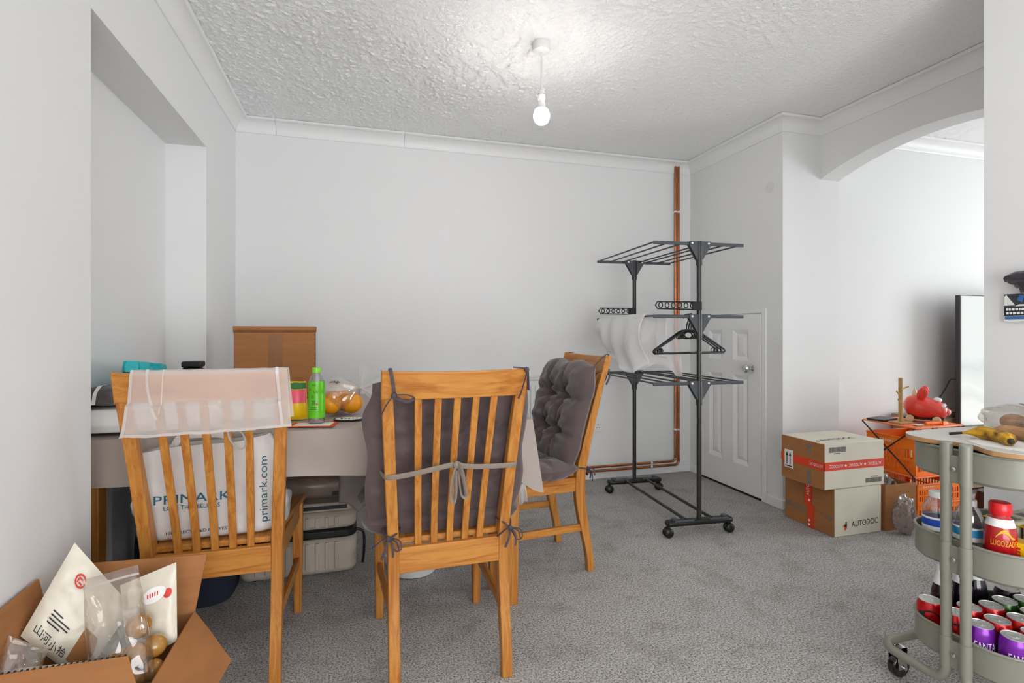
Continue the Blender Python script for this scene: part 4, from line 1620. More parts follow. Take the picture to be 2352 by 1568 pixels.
def rack_cloth(u, v):
    # u along the rods (near..far), v from the inner hem over the rods to the outer hem
    y = lerp(0.07, 0.70, u)
    xi, xo = -0.150, -0.262
    low_in = 0.93 + 0.03 * nz(u * 4, 3)
    low_out = 0.895 + 0.045 * nz(u * 5, 7) + 0.10 * sstep(0.55, 1.0, u) - 0.06 * math.sin(math.pi * min(1, u * 1.6))
    zt = 1.166
    if v < 0.35:
        t = v / 0.35
        x, z = xi + 0.008 * math.sin(y * 30) * (1 - t), lerp(low_in, zt, t)
    elif v < 0.5:
        t = (v - 0.35) / 0.15
        x, z = lerp(xi, xo, t), zt + 0.004 - 0.010 * math.sin(math.pi * t)
    else:
        t = (v - 0.5) / 0.5
        bulge = 0.045 * math.sin(math.pi * min(1.0, t * 1.1)) ** 0.8
        x, z = xo - 0.006 - bulge - 0.018 * t * math.sin(y * 34 + 2 * t) - 0.016 * t * nz(y * 16, t * 2), lerp(zt, low_out, t)
    return M0 @ Vector((x, y + 0.02 * (v - 0.5) * nz(v * 6, u), z))


ct.grid(rack_cloth, 50, 60)
tag(ct.build('drying_cloth', 'thin_cloth', single=True, solid=0.002, ang=70), 'white cloth hung over the left rods of the drying rack', 'cloth')
cb = MB()


def rack_bag(u, v):
    x = lerp(-0.245, 0.015, u)
    y = 0.16 + 0.05 * u
    low = 0.87 + 0.06 * math.sin(u * 5.2) * u
    z = lerp(1.160, low, v)
    return M0 @ Vector((x + 0.03 * v * (u - 0.4), y + 0.012 * math.sin(u * 11 + v * 4) * v + 0.02 * nz(u * 5, v * 5), z))


cb.grid(rack_bag, 34, 24)
tag(cb.build('plastic_sheet', 'sheer_cloth', single=True, ang=70), 'translucent white plastic sheet hanging inside the drying rack', 'sheet')

# ------------------------------------------------------------------ two parcel boxes by the arch


def parcel(label, x0, x1, y0, y1, z0, z1):
    t = thing('parcel_box', label, 'box', ((x0 + x1) / 2, (y0 + y1) / 2, z0), group='parcel boxes stacked by the arch')
    m = MB()
    m.box(x0, x1, y0, y1, z0, z1)
    m.build('carton', 'cream_card', t, W=True, bevel=0.004)
    m = MB()
    m.box(x0 - 0.0012, x0 + 0.001, y0 + 0.002, y1 - 0.002, z0 + 0.003, z1 - 0.003)
    m.build('kraft_side', 'cardboard', t, W=True, smooth=False)
    return t


p1_ = parcel('lower parcel box of the two stacked by the arch, lettered on its end', 2.372, 2.690, 2.155, 2.485, 0.0, 0.252)
p2_ = parcel('upper parcel box of the two stacked by the arch, banded with red tape', 2.302, 2.702, 2.150, 2.437, 0.2535, 0.492)
text_on(p1_, 'AUTODOC', (2.575, 2.155, 0.062), (1, 0, 0.035), (0, 0, 1), 0.180, 'ink', height=0.030)
m = MB()
m.box(2.444, 2.452, 2.1535, 2.155, 0.040, 0.076)
m.box(2.436, 2.452, 2.1535, 2.155, 0.055, 0.063)
m.build('logo_mark', 'ink_green', p1_, W=True, smooth=False)
m = MB()
m.box(2.430, 2.447, 2.153, 2.1545, 0.050, 0.058)
m.box(2.439, 2.447, 2.153, 2.1545, 0.032, 0.058)
m.build('logo_mark', 'orange_tape', p1_, W=True, smooth=False)
m = MB()
m.box(2.366, 2.372, 2.296, 2.340, 0.118, 0.252)
m.box(2.3665, 2.372, 2.282, 2.322, 0.003, 0.125)
m.box(2.366, 2.44, 2.296, 2.340, 0.251, 0.2535)
m.build('red_tape', 'orange_tape', p1_, W=True, smooth=False)
text_on(p1_, 'AUTO', (2.3657, 2.318, 0.205), (0, 0, 1), (0, 1, 0), 0.060, 'ink_white', height=0.018, off=0.0008)
for z in (0.150, 0.04, 0.018):
    m = MB()
    m.prism([(0.008, 0), (0, 0.008), (-0.008, 0), (0, -0.008)], (2.3655, 2.310, z), (0, 1, 0), (0, 0, 1), -0.0006)
    m.build('diamond_mark', 'ink_white', p1_, W=True, smooth=False)
MB().box(2.3700, 2.3706, 2.445, 2.468, 0.075, 0.105).build('printed_symbol', 'ink_grey', p1_, W=True, smooth=False)
for i, l in enumerate((0.085, 0.11, 0.09)):
    MB().box(2.3700, 2.3706, 2.435 - l, 2.435, 0.093 - i * 0.012, 0.097 - i * 0.012).build('print_line', 'ink_grey', p1_, W=True, smooth=False)
MB().box(2.3700, 2.3706, 2.205, 2.216, 0.080, 0.105).build('printed_symbol', 'ink_grey', p1_, W=True, smooth=False)
m = MB()
m.lathe([(0.012, 0), (0.012, 0.0004)], 14, Matrix.Translation((2.3708, 2.182, 0.090)) @ Matrix.Rotation(R(-90), 4, 'Y'))
m.build('printed_symbol', 'ink_grey', p1_, W=True, smooth=False)
# upper box: tape band, arrows label, barcodes, lettering
m = MB()
m.box(2.2995, 2.702, 2.1485, 2.150, 0.352, 0.395)
m.box(2.2995, 2.3015, 2.1485, 2.4385, 0.352, 0.395)
m.build('red_tape', 'orange_tape', p2_, W=True, smooth=False)
for x, bd in ((2.375, 'AUTODOC'), (2.505, 'AUTODOC'), (2.635, 'AUTODOC')):
    text_on(p2_, bd, (x, 2.1485, 0.373), (-1, 0, 0), (0, 0, -1), 0.092, 'ink_white', height=0.016)
for x in (2.438, 2.568):
    m = MB()
    m.prism([(0.008, 0), (0, 0.008), (-0.008, 0), (0, -0.008)], (x, 2.1480, 0.373), (1, 0, 0), (0, 0, 1), 0.0006)
    m.build('diamond_mark', 'ink_white', p2_, W=True, smooth=False)
text_on(p2_, 'AUTODOC', (2.2990, 2.20, 0.373), (0, 1, 0), (0, 0, -1), 0.085, 'ink_white', height=0.016)
m = MB()
m.box(2.2975, 2.2995, 2.352, 2.412, 0.315, 0.415)
lb = m.build('arrow_label', 'white_paper', p2_, W=True, smooth=False)
m = MB()
for y in (2.372, 2.394):
    m.box(2.2970, 2.2976, y - 0.0025, y + 0.0025, 0.333, 0.385)
    m.prism([(-0.008, 0), (0.008, 0), (0, 0.022)], (2.2976, y, 0.382), (0, 1, 0), (0, 0, 1), -0.0006)
m.box(2.2970, 2.2976, 2.358, 2.406, 0.322, 0.328)
m.build('arrow_print', 'ink', lb, W=True, smooth=False)
rr = random.Random(3)
for (xa, xb, za, zb, xn, zn) in ((2.33, 2.44, 0.445, 0.472, 2.36, 0.436), (2.575, 2.685, 0.272, 0.296, 2.61, 0.300)):
    m = MB()
    m.box(xn, xn + 0.045, 2.1490, 2.1497, zn, zn + 0.005)
    x = xa
    while x < xb:
        ww = rr.choice((0.0012, 0.002, 0.003))
        m.box(x, x + ww, 2.1490, 2.1497, za, zb)
        x += ww + rr.choice((0.0012, 0.002, 0.0026))
    m.build('barcode', 'ink_grey', p2_, W=True, smooth=False)['kind'] = 'stuff'
for z0_, z1_ in ((0.452, 0.472), (0.428, 0.440), (0.315, 0.338), (0.285, 0.305), (0.265, 0.280)):
    MB().box(2.2998, 2.3002, 2.235, 2.262, z0_, z1_).build('printed_symbol', 'ink_grey', p2_, W=True, smooth=False)
text_on(p2_, 'AUTODOC', (2.475, 2.235, 0.4925), (1, 0.04, 0), (0, 1, 0), 0.235, 'ink', height=0.030)
m = MB()
m.box(2.320, 2.345, 2.217, 2.225, 0.4924, 0.4932)
m.box(2.329, 2.337, 2.209, 2.234, 0.4924, 0.4932)
m.build('logo_mark', 'ink_green', p2_, W=True, smooth=False)

# crumpled clear bag and open carton behind them
cbg = MB()


def crump(c, sx, sy, sz, seed, amp=0.3):
    def f(u, v):
        a, b = 2 * math.pi * u, math.pi * (v - 0.5)
        d = Vector((math.cos(a) * math.cos(b), math.sin(a) * math.cos(b), math.sin(b)))
        k = 1 + amp * nz(d.x * 2.3 + seed, d.y * 2.3, d.z * 2.3) + amp * 0.6 * nz(d.x * 6 + seed, d.y * 6, d.z * 6)
        p = Vector((c[0] + d.x * sx * k, c[1] + d.y * sy * k, c[2] + d.z * sz * k))
        p.z = max(p.z, c[2] - sz)
        return p
    return f


cbg.grid(crump((2.765, 2.085, 0.100), 0.062, 0.040, 0.098, 2.0, 0.24), 40, 26, cu=True)
tag(cbg.build('crumpled_bag', 'grey_film', single=True, ang=50), 'crumpled clear plastic bag on the carpet beside the parcel boxes', 'bag')
oc = thing('open_carton', 'open brown carton on the floor behind the parcel boxes', 'box', (2.82, 2.28, 0))
m = MB()
X0, X1, Y0, Y1, H = 2.712, 2.935, 2.150, 2.40, 0.245
m.box(X0, X1, Y0, Y0 + 0.005, 0, H)
m.box(X0, X1, Y1 - 0.005, Y1, 0, H)
m.box(X0, X0 + 0.005, Y0 + 0.005, Y1 - 0.005, 0, H)
m.box(X1 - 0.005, X1, Y0 + 0.005, Y1 - 0.005, 0, H - 0.01)
m.box(X0 + 0.005, X1 - 0.005, Y0 + 0.005, Y1 - 0.005, 0, 0.005)
m.build('carton', 'cardboard', oc, W=True, smooth=False)
bl = MB()
bl.grid(crump((2.86, 2.29, 0.15), 0.055, 0.09, 0.125, 6.0, 0.25), 24, 16, cu=True)
tag(bl.build('plastic_bag', 'grey_film', single=True, smooth=False), 'bluish clear plastic bag poking out of the open carton', 'bag')

# ------------------------------------------------------------------ next room: folding shelf, crates, console, television
fs_ = thing('folding_shelf', 'two-tier folding camp shelf with orange tops and black crossed legs', 'shelf', (3.135, 2.33, 0))
SXa, SXb, SYa, SYb = 2.95, 3.325, 2.165, 2.487
for z, nm in ((0.532, 'top_shelf'), (0.2560, 'lower_shelf')):
    m = MB()
    m.box(SXa, SXb, SYa, SYb, z, z + 0.008)
    m.build(nm, 'orange_top', fs_, W=True, bevel=0.003)
for x in (SXa - 0.004, SXb + 0.004):
    m = MB()
    m.tube([(x, SYa + 0.004, 0.532), (x, SYb - 0.004, 0.262)], 0.004, 8)
    m.tube([(x, SYb - 0.004, 0.532), (x, SYa + 0.004, 0.262)], 0.004, 8)
    m.build('crossed_legs', 'black_plastic', fs_, W=True)
    m = MB()
    m.tube([(x, SYa + 0.004, 0.262), (x, SYa + 0.004, 0.0)], 0.004, 8)
    m.tube([(x, SYb - 0.004, 0.262), (x, SYb - 0.004, 0.0)], 0.004, 8)
    m.build('feet', 'black_plastic', fs_, W=True)


def crate(label, x0, x1, y0, y1, z0, z1, lettering=None):
    t = thing('plastic_crate', label, 'crate', ((x0 + x1) / 2, (y0 + y1) / 2, z0), group='orange slotted crates')
    h = z1 - z0
    m = MB()
    m.box(x0 + 0.004, x1 - 0.004, y0 + 0.004, y1 - 0.004, z0, z0 + 0.006)
    for (ax, fixed, lo, hi) in (('x', y0, x0, x1), ('x', y1 - 0.004, x0, x1), ('y', x0, y0 + 0.004, y1 - 0.004), ('y', x1 - 0.004, y0 + 0.004, y1 - 0.004)):
        def put(a, b, c, d):
            if ax == 'x':
                m.box(a, b, fixed, fixed + 0.004, c, d)
            else:
                m.box(fixed, fixed + 0.004, a, b, c, d)
        za, zb, zc, zd = z0 + h * 0.12, z0 + h * 0.38, z0 + h * 0.44, z1 - h * 0.30
        put(lo, hi, z0, za)
        put(lo, hi, zb, zc)
        put(lo, hi, zd, z1 - 0.008)
        n = int((hi - lo - 0.03) / 0.016)
        for (c, d) in ((za, zb), (zc, zd)):
            put(lo, lo + 0.015, c, d)
            put(hi - 0.015, hi, c, d)
            for i in range(1, n):
                a = lo + 0.015 + (hi - lo - 0.03) * i / n
                put(a - 0.004, a + 0.004, c, d)
    m.build('slotted_sides', 'orange_plastic', t, W=True, smooth=False)
    m = MB()
    for (a, b, c, d) in ((x0 - 0.004, x1 + 0.004, y0 - 0.004, y0 + 0.004), (x0 - 0.004, x1 + 0.004, y1 - 0.004, y1 + 0.004), (x0 - 0.004, x0 + 0.004, y0 + 0.004, y1 - 0.004), (x1 - 0.004, x1 + 0.004, y0 + 0.004, y1 - 0.004)):
        m.box(a, b, c, d, z1 - 0.008, z1)
    m.build('rim', 'orange_plastic', t, W=True, bevel=0.002)
    if lettering:
        text_on(t, lettering, (x0, (y0 + y1) / 2 + 0.03, z1 - h * 0.16), (0, -1, 0), (0, 0, 1), 0.10, 'ink_white', height=0.014)
    return t


crate('orange slotted crate on the lower tier of the folding shelf', 2.972, 3.305, 2.18, 2.475, 0.265, 0.470, 'BEANIN')
cr2 = crate('orange slotted crate upper of the two under the folding shelf', 2.972, 3.302, 2.172, 2.475, 0.1115, 0.222)
crate('orange slotted crate lowest on the floor under the folding shelf', 2.972, 3.302, 2.172, 2.475, 0.0, 0.110)
text_on(cr2, 'beanin', (3.06, 2.172, 0.206), (1, 0, 0), (0, 0, 1), 0.09, 'ink_white', height=0.012)

pt = thing('peg_tree', 'small wooden peg tree stand on the orange shelf', 'stand', (3.018, 2.30, 0.541))
MB().box(-0.05, 0.05, -0.035, 0.035, 0, 0.010).build('base', 'wood_pale', pt, bevel=0.002)
MB().tube([(0, 0, 0.01), (0, 0, 0.262)], 0.0115, 14).build('post', 'wood_pale', pt)
for (a, b) in (((0, 0, 0.195), (0.048, -0.01, 0.212)), ((0, 0, 0.155), (-0.045, -0.01, 0.188)), ((0, 0, 0.115), (-0.045, -0.02, 0.142)), ((0, 0, 0.085), (0.05, 0.02, 0.108))):
    MB().tube([a, b], 0.0042, 8).build('peg', 'wood_pale', pt)

pg = thing('toy_car', 'red pig-shaped toy car on wheels on the orange shelf', 'toy', (3.198, 2.305, 0.541), R(-148))
pg.scale = (1.12, 1.12, 1.12)
m = MB()


def pig(u, v):
    a, t = 2 * math.pi * u, v
    prof_ = [(0.012, 0), (0.055, 0.1), (0.070, 0.3), (0.068, 0.5), (0.058, 0.7), (0.048, 0.85), (0.036, 0.95), (0.010, 1.0)]
    for i in range(len(prof_) - 1):
        if t <= prof_[i + 1][1] + 1e-9:
            k = (t - prof_[i][1]) / (prof_[i + 1][1] - prof_[i][1])
            r = lerp(prof_[i][0], prof_[i + 1][0], k)
            break
    y = lerp(-0.085, 0.105, t)
    return Vector((r * math.cos(a), y, 0.082 - 0.020 * t + r * math.sin(a) * 0.88))


m.grid(pig, 28, 24, cu=True)
m.build('body', 'toy_red', pg, subsurf=1)
for s in (-1, 1):
    m = MB()
    m.ball((s * 0.045, 0.0, 0.150), 0.030, 14, 10, sc=(0.45, 0.75, 1.25), m=Matrix.Rotation(R(-18), 4, 'X') @ Matrix.Rotation(R(s * 18), 4, 'Y'))
    m.build('ear', 'toy_red', pg)
    m = MB()
    m.ball((s * 0.026, 0.085, 0.088), 0.012, 12, 8)
    e = m.build('eye', 'ink_white', pg)
    MB().ball((s * 0.028, 0.0955, 0.089), 0.0045, 10, 6).build('pupil', 'ink', e)
m = MB()
m.ball((0, 0.104, 0.060), 0.019, 14, 8, sc=(1.2, 0.6, 0.85))
m.build('snout', 'toy_pink', pg)
m = MB()
m.ball((0, 0.06, 0.118), 0.022, 12, 8, sc=(1.2, 0.9, 0.6))
m.build('tuft', 'ink_white', pg)
MB().lathe([(0.014, 0), (0.012, 0.02), (0.004, 0.045), (0.001, 0.05)], 12, Matrix.Translation((-0.012, -0.035, 0.128))).build('crest', 'cream_plastic', pg)
MB().box(-0.045, 0.045, -0.08, 0.09, 0.014, 0.024).build('chassis', 'black_plastic', pg, bevel=0.004)
for y in (-0.05, 0.06):
    for s in (-1, 1):
        MB().tube([(s * 0.044, y, 0.0185), (s * 0.060, y, 0.0185)], 0.0185, 18).build('wheel', 'cream_plastic', pg, bevel=0.003)

tbl = MB()
tbl.box(-0.075, 0.075, -0.05, 0.05, 0.0, 0.010, Matrix.Translation((3.028, 2.422, 0.5415)) @ rz_m(R(12)))
tag(tbl.build('tablet', 'tablet_dark', single=True, bevel=0.003), 'dark grey flat tablet lying at the back of the orange shelf', 'tablet')
for i, (x, y, a, lab) in enumerate(((3.035, 2.215, 10, 'folded white paper slip at the front corner of the orange shelf'), (3.085, 2.232, -25, 'crumpled silver wrapper on the orange shelf below the toy car'), (3.24, 2.215, 35, 'small white slip beside the silver wrapper on the orange shelf'))):
    m = MB()
    mm = Matrix.Translation((x, y, 0.5415)) @ rz_m(R(a))
    m.grid(lambda u, v: mm @ Vector(((u - 0.5) * 0.06, (v - 0.5) * 0.035, 0.0035 + 0.003 * nz(u * 4 + i, v * 4))), 8, 6)
    tag(m.build('paper_scrap', 'white_paper' if i != 1 else 'steel', single=True, solid=0.002), lab, 'paper', 'scraps on the orange shelf')
rt = MB()
rt.tube([(3.08, 2.205, 0.552), (3.20, 2.192, 0.552)], 0.007, 8, ry=0.010)
rt.box(3.185, 3.215, 2.182, 2.200, 0.541, 0.562)
tag(rt.build('toy_tool', 'orange_plastic', single=True), 'orange plastic tool lying beside the toy car', 'tool')

co = thing('tv_console', 'low pale wooden console along the far wall of the next room', 'console', (4.05, 2.57, 0))
MB().box(3.345, 4.75, 2.525, 2.612, 0.515, 0.54).build('top', 'console_wood', co, W=True, bevel=0.003)
MB().box(3.36, 4.74, 2.53, 2.612, 0.02, 0.515).build('carcass', 'console_wood', co, W=True)
for i in range(3):
    x = 3.37 + i * 0.455
    d_ = MB().box(x, x + 0.445, 2.515, 2.53, 0.05, 0.50).build('cabinet_door', 'console_wood', co, W=True, bevel=0.002)
    MB().box(x + 0.2, x + 0.245, 2.508, 2.515, 0.44, 0.452).build('handle', 'black_plastic', d_, W=True)
tv = thing('television', 'flat television on a floor stand, its screen showing white and grey cloth', 'television', (4.2, 2.47, 0.0))
MB().box(3.737, 4.70, 2.460, 2.490, 0.450, 1.311).build('casing', 'tv_frame', tv, W=True, bevel=0.004)
scr = MB().box(3.747, 4.69, 2.457, 2.4602, 0.462, 1.303)
so_ = scr.build('screen', 'tv_screen', tv, W=True, smooth=False)
MB().box(4.15, 4.30, 2.468, 2.488, 0.03, 0.452).build('stand', 'tv_frame', tv, W=True, bevel=0.004)
MB().box(3.95, 4.50, 2.33, 2.497, 0.0, 0.03).build('stand_base', 'tv_frame', tv, W=True, bevel=0.004)
cb2 = MB()
cb2.tube(catmull([(3.745, 2.492, 0.76), (3.725, 2.51, 0.755), (3.715, 2.53, 0.70), (3.69, 2.55, 0.64), (3.63, 2.56, 0.58), (3.60, 2.57, 0.5455), (3.52, 2.58, 0.5455)]), 0.0042, 8)
tag(cb2.build('power_cable', 'black_plastic', single=True), 'black cable dropping from the television onto the console', 'cable')

hb = thing('leather_bag', 'dark brown leather handbag on the floor of the next room', 'bag', (3.20, 1.93, 0))
m = MB()


def hbf(u, v):
    a = 2 * math.pi * u
    ca, sa = math.cos(a), math.sin(a)
    sx, sy = math.copysign(abs(ca) ** 0.6, ca), math.copysign(abs(sa) ** 0.6, sa)
    k = 1 - 0.45 * v ** 2 + 0.05 * nz(sx * 3, sy * 3, v * 4)
    return Vector((3.20 + 0.13 * sx * (1 - 0.15 * v), 1.93 + 0.075 * sy * k, 0.245 * v))


m.grid(hbf, 36, 12, cu=True)
m.f.append(tuple(11 + 12 * i for i in range(36)))
m.build('body', 'leather', hb, W=True)
m = MB()
m.tube(catmull([(3.13, 1.93, 0.24), (3.14, 1.92, 0.31), (3.20, 1.91, 0.34), (3.26, 1.92, 0.31), (3.27, 1.93, 0.24)]), 0.007, 8)
m.build('handle', 'leather', hb, W=True)
m = MB()
m.tube([(3.115 + 0.02 * math.cos(k * math.pi / 6), 1.868, 0.215 + 0.022 * math.sin(k * math.pi / 6)) for k in range(12)], 0.003, 6, closed=True)
m.build('buckle', 'steel', hb, W=True)

# ------------------------------------------------------------------ on the pier wall
ca_ = thing('wall_card', 'small printed picture card fixed to the right-hand wall', 'card', (XP, 1.15, 1.105))
m = MB()
m.box(XP - 0.012, XP, 1.06, 1.240, 1.104, 1.198)
m.build('card', 'white_plastic', ca_, W=True, bevel=0.001)
m = MB()
m.box(XP - 0.013, XP - 0.012, 1.065, 1.238, 1.150, 1.196)
m.build('photo', 'photo_dark', ca_, W=True, smooth=False)
m = MB()
m.prism([(0.0, 0.0), (0.03, 0.0), (0.005, 0.036), (0.0, 0.03)], (XP - 0.0132, 1.237, 1.158), (0, -1, 0), (0, 0, 1), 0.0005)
m.prism([(0.03, 0.0), (0.06, 0.0), (0.06, 0.006), (0.04, 0.006)], (XP - 0.0132, 1.237, 1.155), (0, -1, 0), (0, 0, 1), 0.0005)
m.build('pale_shape', 'white_paper', ca_, W=True, smooth=False)
m = MB()
m.box(XP - 0.0135, XP - 0.0125, 1.065, 1.236, 1.112, 1.122)
m.prism([(0.035, 0.02), (0.05, 0.012), (0.055, 0.034), (0.042, 0.038)], (XP - 0.0134, 1.237, 1.155), (0, -1, 0), (0, 0, 1), 0.0005)
m.build('blue_shape', 'photo_blue', ca_, W=True, smooth=False)
m = MB()
m.box(XP - 0.0133, XP - 0.0122, 1.065, 1.238, 1.124, 1.151)
m.build('text_band', 'ink', ca_, W=True, smooth=False)
m = MB()
rr = random.Random(5)
for z in (1.1285, 1.141):
    y = 1.232
    while y > 1.08:
        l = rr.uniform(0.004, 0.009)
        m.box(XP - 0.0138, XP - 0.0132, y - l, y, z, z + 0.0075)
        y -= l + 0.0022
m.build('print_lines', 'ink_white', ca_, W=True, smooth=False)

cp = thing('hanging_glove', 'dark purple woolly glove hanging on the right-hand wall', 'glove', (XP - 0.03, 1.16, 1.20))
m = MB()
m.grid(crump((XP - 0.038, 1.165, 1.245), 0.034, 0.055, 0.022, 3.0, 0.2), 24, 14, cu=True)
m.grid(crump((XP - 0.034, 1.155, 1.228), 0.030, 0.042, 0.022, 9.0, 0.2), 20, 12, cu=True)
m.grid(crump((XP - 0.034, 1.13, 1.207), 0.028, 0.05, 0.022, 12.0, 0.2), 20, 12, cu=True)
m.build('knit', 'fur_dark', cp, W=True)
m = MB()
m.tube([(XP, 1.13, 1.27), (XP - 0.03, 1.13, 1.27), (XP - 0.034, 1.13, 1.285)], 0.004, 8)
m.build('hook', 'steel', cp, W=True)

# ------------------------------------------------------------------ utility trolley
tr = thing('utility_trolley', 'grey-green three-tier metal utility trolley with a wooden lid', 'trolley', (1.745, 1.027, 0))
KX0, KX1, KY0, KY1 = 1.540, 1.950, 0.872, 1.182


def rrect(x0, x1, y0, y1, r, n=10):
    pts = []
    for (cx_, cy_, a0) in ((x1 - r, y1 - r, 0), (x0 + r, y1 - r, 90), (x0 + r, y0 + r, 180), (x1 - r, y0 + r, 270)):
        for i in range(n + 1):
            a = R(a0 + 90 * i / n)
            pts.append((cx_ + r * math.cos(a), cy_ + r * math.sin(a)))
    return pts


RIMS = [0.752, 0.510, 0.2555]
for zr in RIMS:
    base = rrect(KX0, KX1, KY0, KY1, 0.10)
    inn = rrect(KX0 + 0.003, KX1 - 0.003, KY0 + 0.003, KY1 - 0.003, 0.097)
    k = len(base)
    zb = zr - 0.080
    m = MB()
    lo2 = rrect(KX0 + 0.008, KX1 - 0.008, KY0 + 0.008, KY1 - 0.008, 0.092)
    vs = [(a, b, zb) for a, b in lo2] + [(a, b, zb + 0.008) for a, b in base] + [(a, b, zr) for a, b in base] + [(a, b, zr) for a, b in inn] + [(a, b, zb + 0.006) for a, b in inn]
    fs = []
    for q in range(4):
        for i in range(k):
            j = (i + 1) % k
            fs.append((q * k + i, q * k + j, (q + 1) * k + j, (q + 1) * k + i))
    fs.append(tuple(reversed(range(k))))
    fs.append(tuple(range(4 * k, 5 * k)))
    m.add(vs, fs)
    tray = m.build('tray', 'trolley_metal', tr, W=True, ang=40)
    MB().tube([(a, b, zr) for a, b in base], 0.0038, 8, closed=True).build('rolled_rim', 'trolley_metal', tray, W=True)
PYS = (1.041, 0.993)
for ex, xo in ((0, KX0 - 0.010), (1, KX1 + 0.010)):
    sx = -1 if ex == 0 else 1
    for y in PYS:
        ydir = 1 if y == PYS[0] else -1
        yend = 1.232 if ydir > 0 else 0.822
        pts = [(xo, y, 0.768), (xo, y, 0.4), (xo, y, 0.165)]
        for i in range(1, 7):
            a = math.pi / 2 * i / 6
            pts.append((xo, y + ydir * 0.045 * (1 - math.cos(a)), 0.165 - 0.045 * math.sin(a)))
        pts.append((xo, yend - ydir * 0.05, 0.12))
        for i in range(1, 7):
            a = math.pi / 2 * i / 6
            pts.append((xo - sx * 0.05 * (1 - math.cos(a)), yend - ydir * 0.05 + ydir * 0.05 * math.sin(a), 0.12))
        pts.append((1.745, yend, 0.12))
        MB().tube(pts, 0.0125, 14).build('frame_tube', 'trolley_metal', tr, W=True)
        MB().lathe([(0.0148, 0.735), (0.0148, 0.770), (0.012, 0.7735), (0.002, 0.774)], 16, Matrix.Translation((xo, y, 0))).build('tube_cap', 'trolley_metal', tr, W=True)
    for zr in RIMS:
        m = MB()
        m.box(min(xo - 0.006, xo + 0.006), max(xo - 0.006, xo + 0.006), PYS[1], PYS[0], zr - 0.085, zr - 0.012)
        br = m.build('bracket_plate', 'trolley_metal', tr, W=True, bevel=0.002)
        for y in PYS:
            MB().tube([(xo, y, zr - 0.088), (xo, y, zr - 0.006)], 0.0145, 16).build('tube_sleeve', 'trolley_metal', tr, W=True)
        MB().lathe([(0.0065, 0), (0.006, 0.004), (0.002, 0.006)], 12, Matrix.Translation((xo + sx * 0.006, (PYS[0] + PYS[1]) / 2, zr - 0.048)) @ Matrix.Rotation(sx * R(90), 4, 'Y')).build('screw', 'chrome', br, W=True)
for (x, y) in ((KX0 + 0.055, 1.236), (KX1 - 0.055, 1.236), (KX0 + 0.055, 0.818), (KX1 - 0.055, 0.818)):
    cst = MB()
    cst.tube([(x, y, 0.112), (x, y, 0.085)], 0.009, 12)
    cst.lathe([(0.020, 0.094), (0.020, 0.098), (0.012, 0.104)], 16, Matrix.Translation((x, y, 0)))
    cst.box(x - 0.004, x + 0.030, y - 0.018, y - 0.015, 0.030, 0.094)
    cst.box(x - 0.004, x + 0.030, y + 0.015, y + 0.018, 0.030, 0.094)
    cst.box(x - 0.004, x + 0.030, y - 0.018, y + 0.018, 0.078, 0.094)
    cs = cst.build('castor', 'chrome', tr, W=True)
    MB().tube([(x + 0.018, y - 0.012, 0.034), (x + 0.018, y + 0.012, 0.034)], 0.034, 20).build('wheel', 'black_gloss', cs, W=True, bevel=0.004)
    MB().tube([(x + 0.018, y - 0.024, 0.034), (x + 0.018, y + 0.024, 0.034)], 0.006, 10).build('axle', 'chrome', cs, W=True)
# lid with notches for the frame tubes
lp = []
for (a, b) in rrect(KX0 - 0.006, KX1 + 0.006, KY0 - 0.012, KY1 + 0.010, 0.075, 12):
    lp.append((a, b))
lid = []
for i in range(len(lp)):
    a, b = Vector(lp[i]), Vector(lp[(i + 1) % len(lp)])
    lid.append((a.x, a.y))
    if (b - a).length > 0.15 and abs(a.x - b.x) < 0.01:      # the two short ends carry the notches
        dirn = 1 if b.y > a.y else -1
        dep = 0.028 if a.x < 1.7 else -0.028
        for i_ in range(15):
            t = lerp(0.935, 1.100, i_ / 14) if dirn > 0 else lerp(1.100, 0.935, i_ / 14)
            q = min(1.0, 1.25 * math.sin(math.pi * i_ / 14) ** 2)
            lid.append((a.x + dep * q, t))
m = MB().prism(lid, (0, 0, 0.7575), (1, 0, 0), (0, 1, 0), 0.012)
lo_ = m.build('lid_board', 'lid_edge', tr, W=True, bevel=0.002)
m = MB().prism(lid, (0, 0, 0.7696), (1, 0, 0), (0, 1, 0), 0.0012)
m.build('lid_surface', 'lid_top', lo_, W=True, smooth=False)
ZLID = 0.7710

# bananas, paper and bread bag on the lid


def banana(label, pts, rad, mm='banana'):
    t = thing('banana', label, 'banana', tuple(pts[2]), group='bananas on the trolley lid')
    t.location.z = ZLID
    ROOT[t] = Matrix.Translation(t.location)
    pp = catmull(pts, 6)
    n = len(pp)
    rs = []
    for i in range(n):
        u = i / (n - 1)
        rs.append(rad * (0.22 + 0.78 * sstep(0.05, 0.28, u)) * (1 - 0.55 * sstep(0.86, 1.0, u)))
    MB().tube(pp, rs, 7, up=(0, 0, 1)).build('peel', mm, t, W=True, ang=25)
    MB().tube([pp[0], pp[0] + (pp[0] - pp[2]).normalized() * 0.03], [rs[0] * 0.9, rs[0] * 1.1], 7).build('stalk', 'banana_tip', t, W=True)
    MB().ball(pp[-1], rs[-1] * 1.05, 10, 6).build('tip', 'banana_tip', t, W=True)


